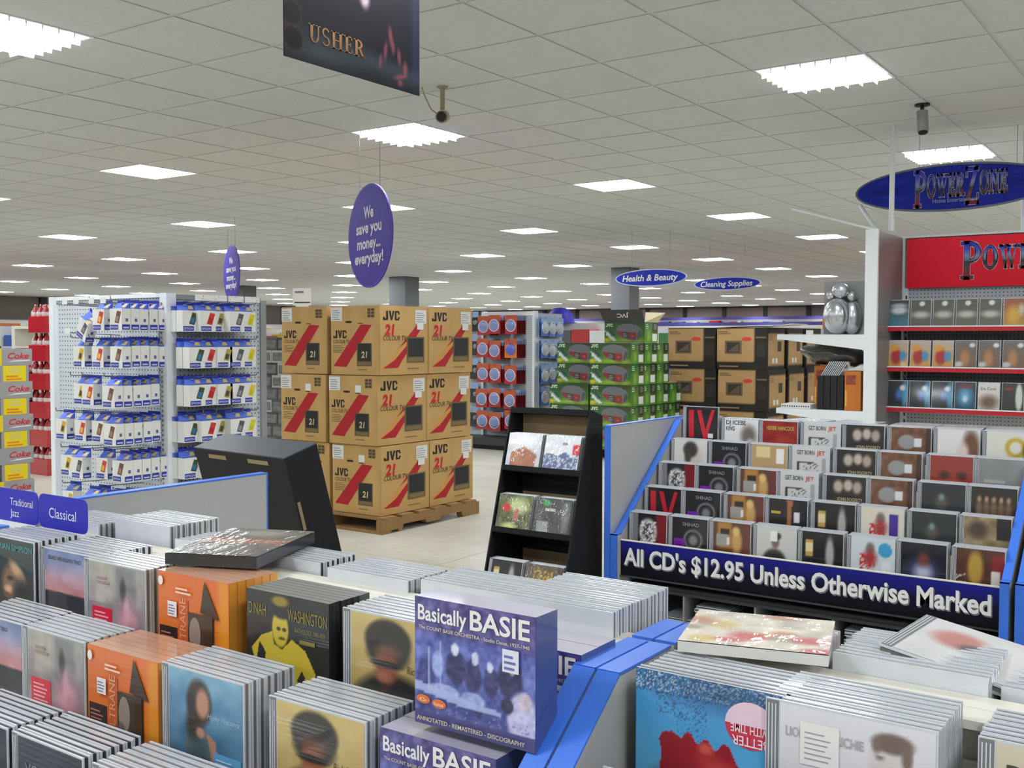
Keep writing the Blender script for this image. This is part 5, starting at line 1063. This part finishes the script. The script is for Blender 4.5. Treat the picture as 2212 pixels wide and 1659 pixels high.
mat('pale_carton',(206,186,176),.7)
for k in range(6): tag(inst('pale_carton',MB().box(0,0,0,.32,.3,.24).mesh('pale_carton',['pale_carton']),None,(-13.4+(.1,.46,.82,1.3,1.66,2.02)[k],7.65,1.002)),f'pale pinkish carton on the white rail shelving, {ORD[k]} from the left','carton','pale cartons on the rail shelving')

# grey stacked cartons between cartridge stand and television cartons
gm=[MB().box(0,0,0,.235,.16,.145,c).mesh('grey_carton',['print_gloss']) for c in ((70,72,74),(84,86,86),(168,168,164),(58,58,62))]
gp=Art(.2,.1,10,(110,112,112)).noise(20,5,2).mesh('carton_print','print_gloss')
for k in range(10):
    for c in range(5):
        o=inst('grey_carton',gm[(k*3+c*2+(k*c)%3)%4],None,(-10.35+c*.242+(.1 if k%2 else 0),8.5,.002+k*.1465)); inst('carton_print',gp,o,(.018,-.001,.02))
        tag(o,f'small grey carton, {ORD[k]} layer from floor, {ORD[c]} in row, left of television cartons','carton','stacked grey cartons')

# ================================================================== far aisles
HUES=[(190,40,50),(206,200,190),(60,90,170),(206,180,60),(70,120,70),(226,226,226),(120,70,50),(60,60,66),(200,120,60),(150,170,200)]
mat('far_shelf',(196,198,198),.6); mat('far_header',(74,68,140),.6,vary=.25,scale=1.2)
def aisle(x,y,L_,h_,rz,label,header=None,hues=None,seed=0):
    hues=hues or HUES
    g=empty('aisle_shelving',(x,y,0),rz); tag(g,label,'shelving','far aisle shelving'); rr=random.Random(seed)
    MB().box(0,-.02,0,L_,.02,h_).build('back_panel','far_shelf',g)
    for k in range(5): MB().box(0,-.4,.1+k*(h_-.15)/5,L_,.4,.13+k*(h_-.15)/5).build('shelf','far_shelf',g)
    if header: MB().box(0,-.42,h_-.02,L_,-.40,h_+.1).build('header_strip','far_header',g)
    m=MB()
    for k in range(5):
        z=.13+k*(h_-.15)/5
        for s in (-1,1):
            xx=.03
            while xx<L_-.15:
                w=rr.uniform(.12,.5); hh=rr.uniform(.5,.92)*(h_-.15)/5; c=rr.choice(hues); m.box(xx,s*.06 if s>0 else -.38,z,min(xx+w,L_),.38 if s>0 else -.06,z+hh,c); xx+=w+.01
    o=m.build('shelf_goods','print_card',g); o['kind']='stuff'
aisle(-12.6,14.6,5,1.72,0,'long white shelving run of small goods behind the green radio cartons',None,[(214,216,218),(196,200,204),(226,226,226),(90,96,100),(180,60,60),(190,190,150)],seed=1); aisle(-14,18.5,9,1.7,0,'second shelving run behind the radio cartons',None,seed=2)
aisle(-11,22,12,1.75,0,'third shelving run beyond the brown set cartons',None,seed=3); aisle(-16,26.5,16,1.8,0,'fourth shelving run toward the back wall',None,seed=4); aisle(-18,31,20,1.9,0,'fifth shelving run toward the back wall',None,seed=5); aisle(-24,36.5,28,2.0,0,'sixth shelving run toward the back wall',True,seed=6); aisle(-34,42.9,40,2.35,0,'wall shelving with purple header along the back wall',True,seed=7)
aisle(-16.2,9,9,1.65,PI/2,'shelving run left of centre behind the grey cartons',None,seed=8); aisle(-20,8,12,1.8,PI/2,'second shelving run behind the grey cartons',None,seed=9); aisle(-25,6,16,1.9,PI/2,'third shelving run toward the left wall',None,seed=10); aisle(-34.4,5,30,2.1,PI/2,'wall shelving along the left wall',None,seed=11)
for k,(x,c,lab) in enumerate(((-5.0,(226,206,40),'yellow carton on the far shelving above the brown set cartons'),(-5.5,(206,120,60),'orange carton on the far shelving above the brown set cartons'),(-4.2,(150,140,80),'olive carton on the far shelving near the silver pack'))):
    o=inst('goods_carton',MB().box(0,0,0,.42,.3,.2,c).mesh('goods_carton',['print_card']),None,(x,16.6,1.62)); tag(o,lab,'carton','cartons on the far gondola')
aisle(-7.5,16.75,5.2,1.615,0,'plain shelving run directly behind the brown set cartons',None,seed=13)
for k in range(3):
    o=inst('display_dome',MB().lathe([(0,.26),(.12,.24),(.2,.15),(.24,0)],20,c=(40,40,140)).mesh('display_dome',['print_sign']),None,(-9.2+k*3.1,14.6,1.722)) if k==0 else None
    if o: tag(o,'dark blue domed sign top behind the blister stand','sign')
# wire basket rack glimpsed between the stand and the priced rack
wr=empty('wire_basket_rack',(-1.92,3.42,0)); tag(wr,'black wire basket rack glimpsed between cardboard stand and priced rack','basket rack')
for z in (.25,.55,.85):
    m=MB()
    for y in (0,.06,.12,.18,.24): m.tube((.0,y,z),(.0,y,z+.12),.0022,5); m.tube((.15,y,z),(.15,y,z+.12),.0022,5); m.tube((0,y,z),(.15,y,z),.0022,5)
    for x in (0,.05,.1,.15): m.tube((x,0,z),(x,0,z+.12),.0022,5); m.tube((x,0,z),(x,.24,z),.0022,5)
    for zz in (z,z+.06,z+.12): m.path([(0,0,zz),(.15,0,zz),(.15,.24,zz),(0,.24,zz),(0,0,zz)],.003,5)
    m.build('basket','dark_metal',wr); MB().box(.01,.012,z+.005,.14,.22,z+.09).build('paper_stack','white_paper',wr)
for x in (0,.15): MB().tube((x,.24,0),(x,.24,1.05),.006,8).build('post','dark_metal',wr)
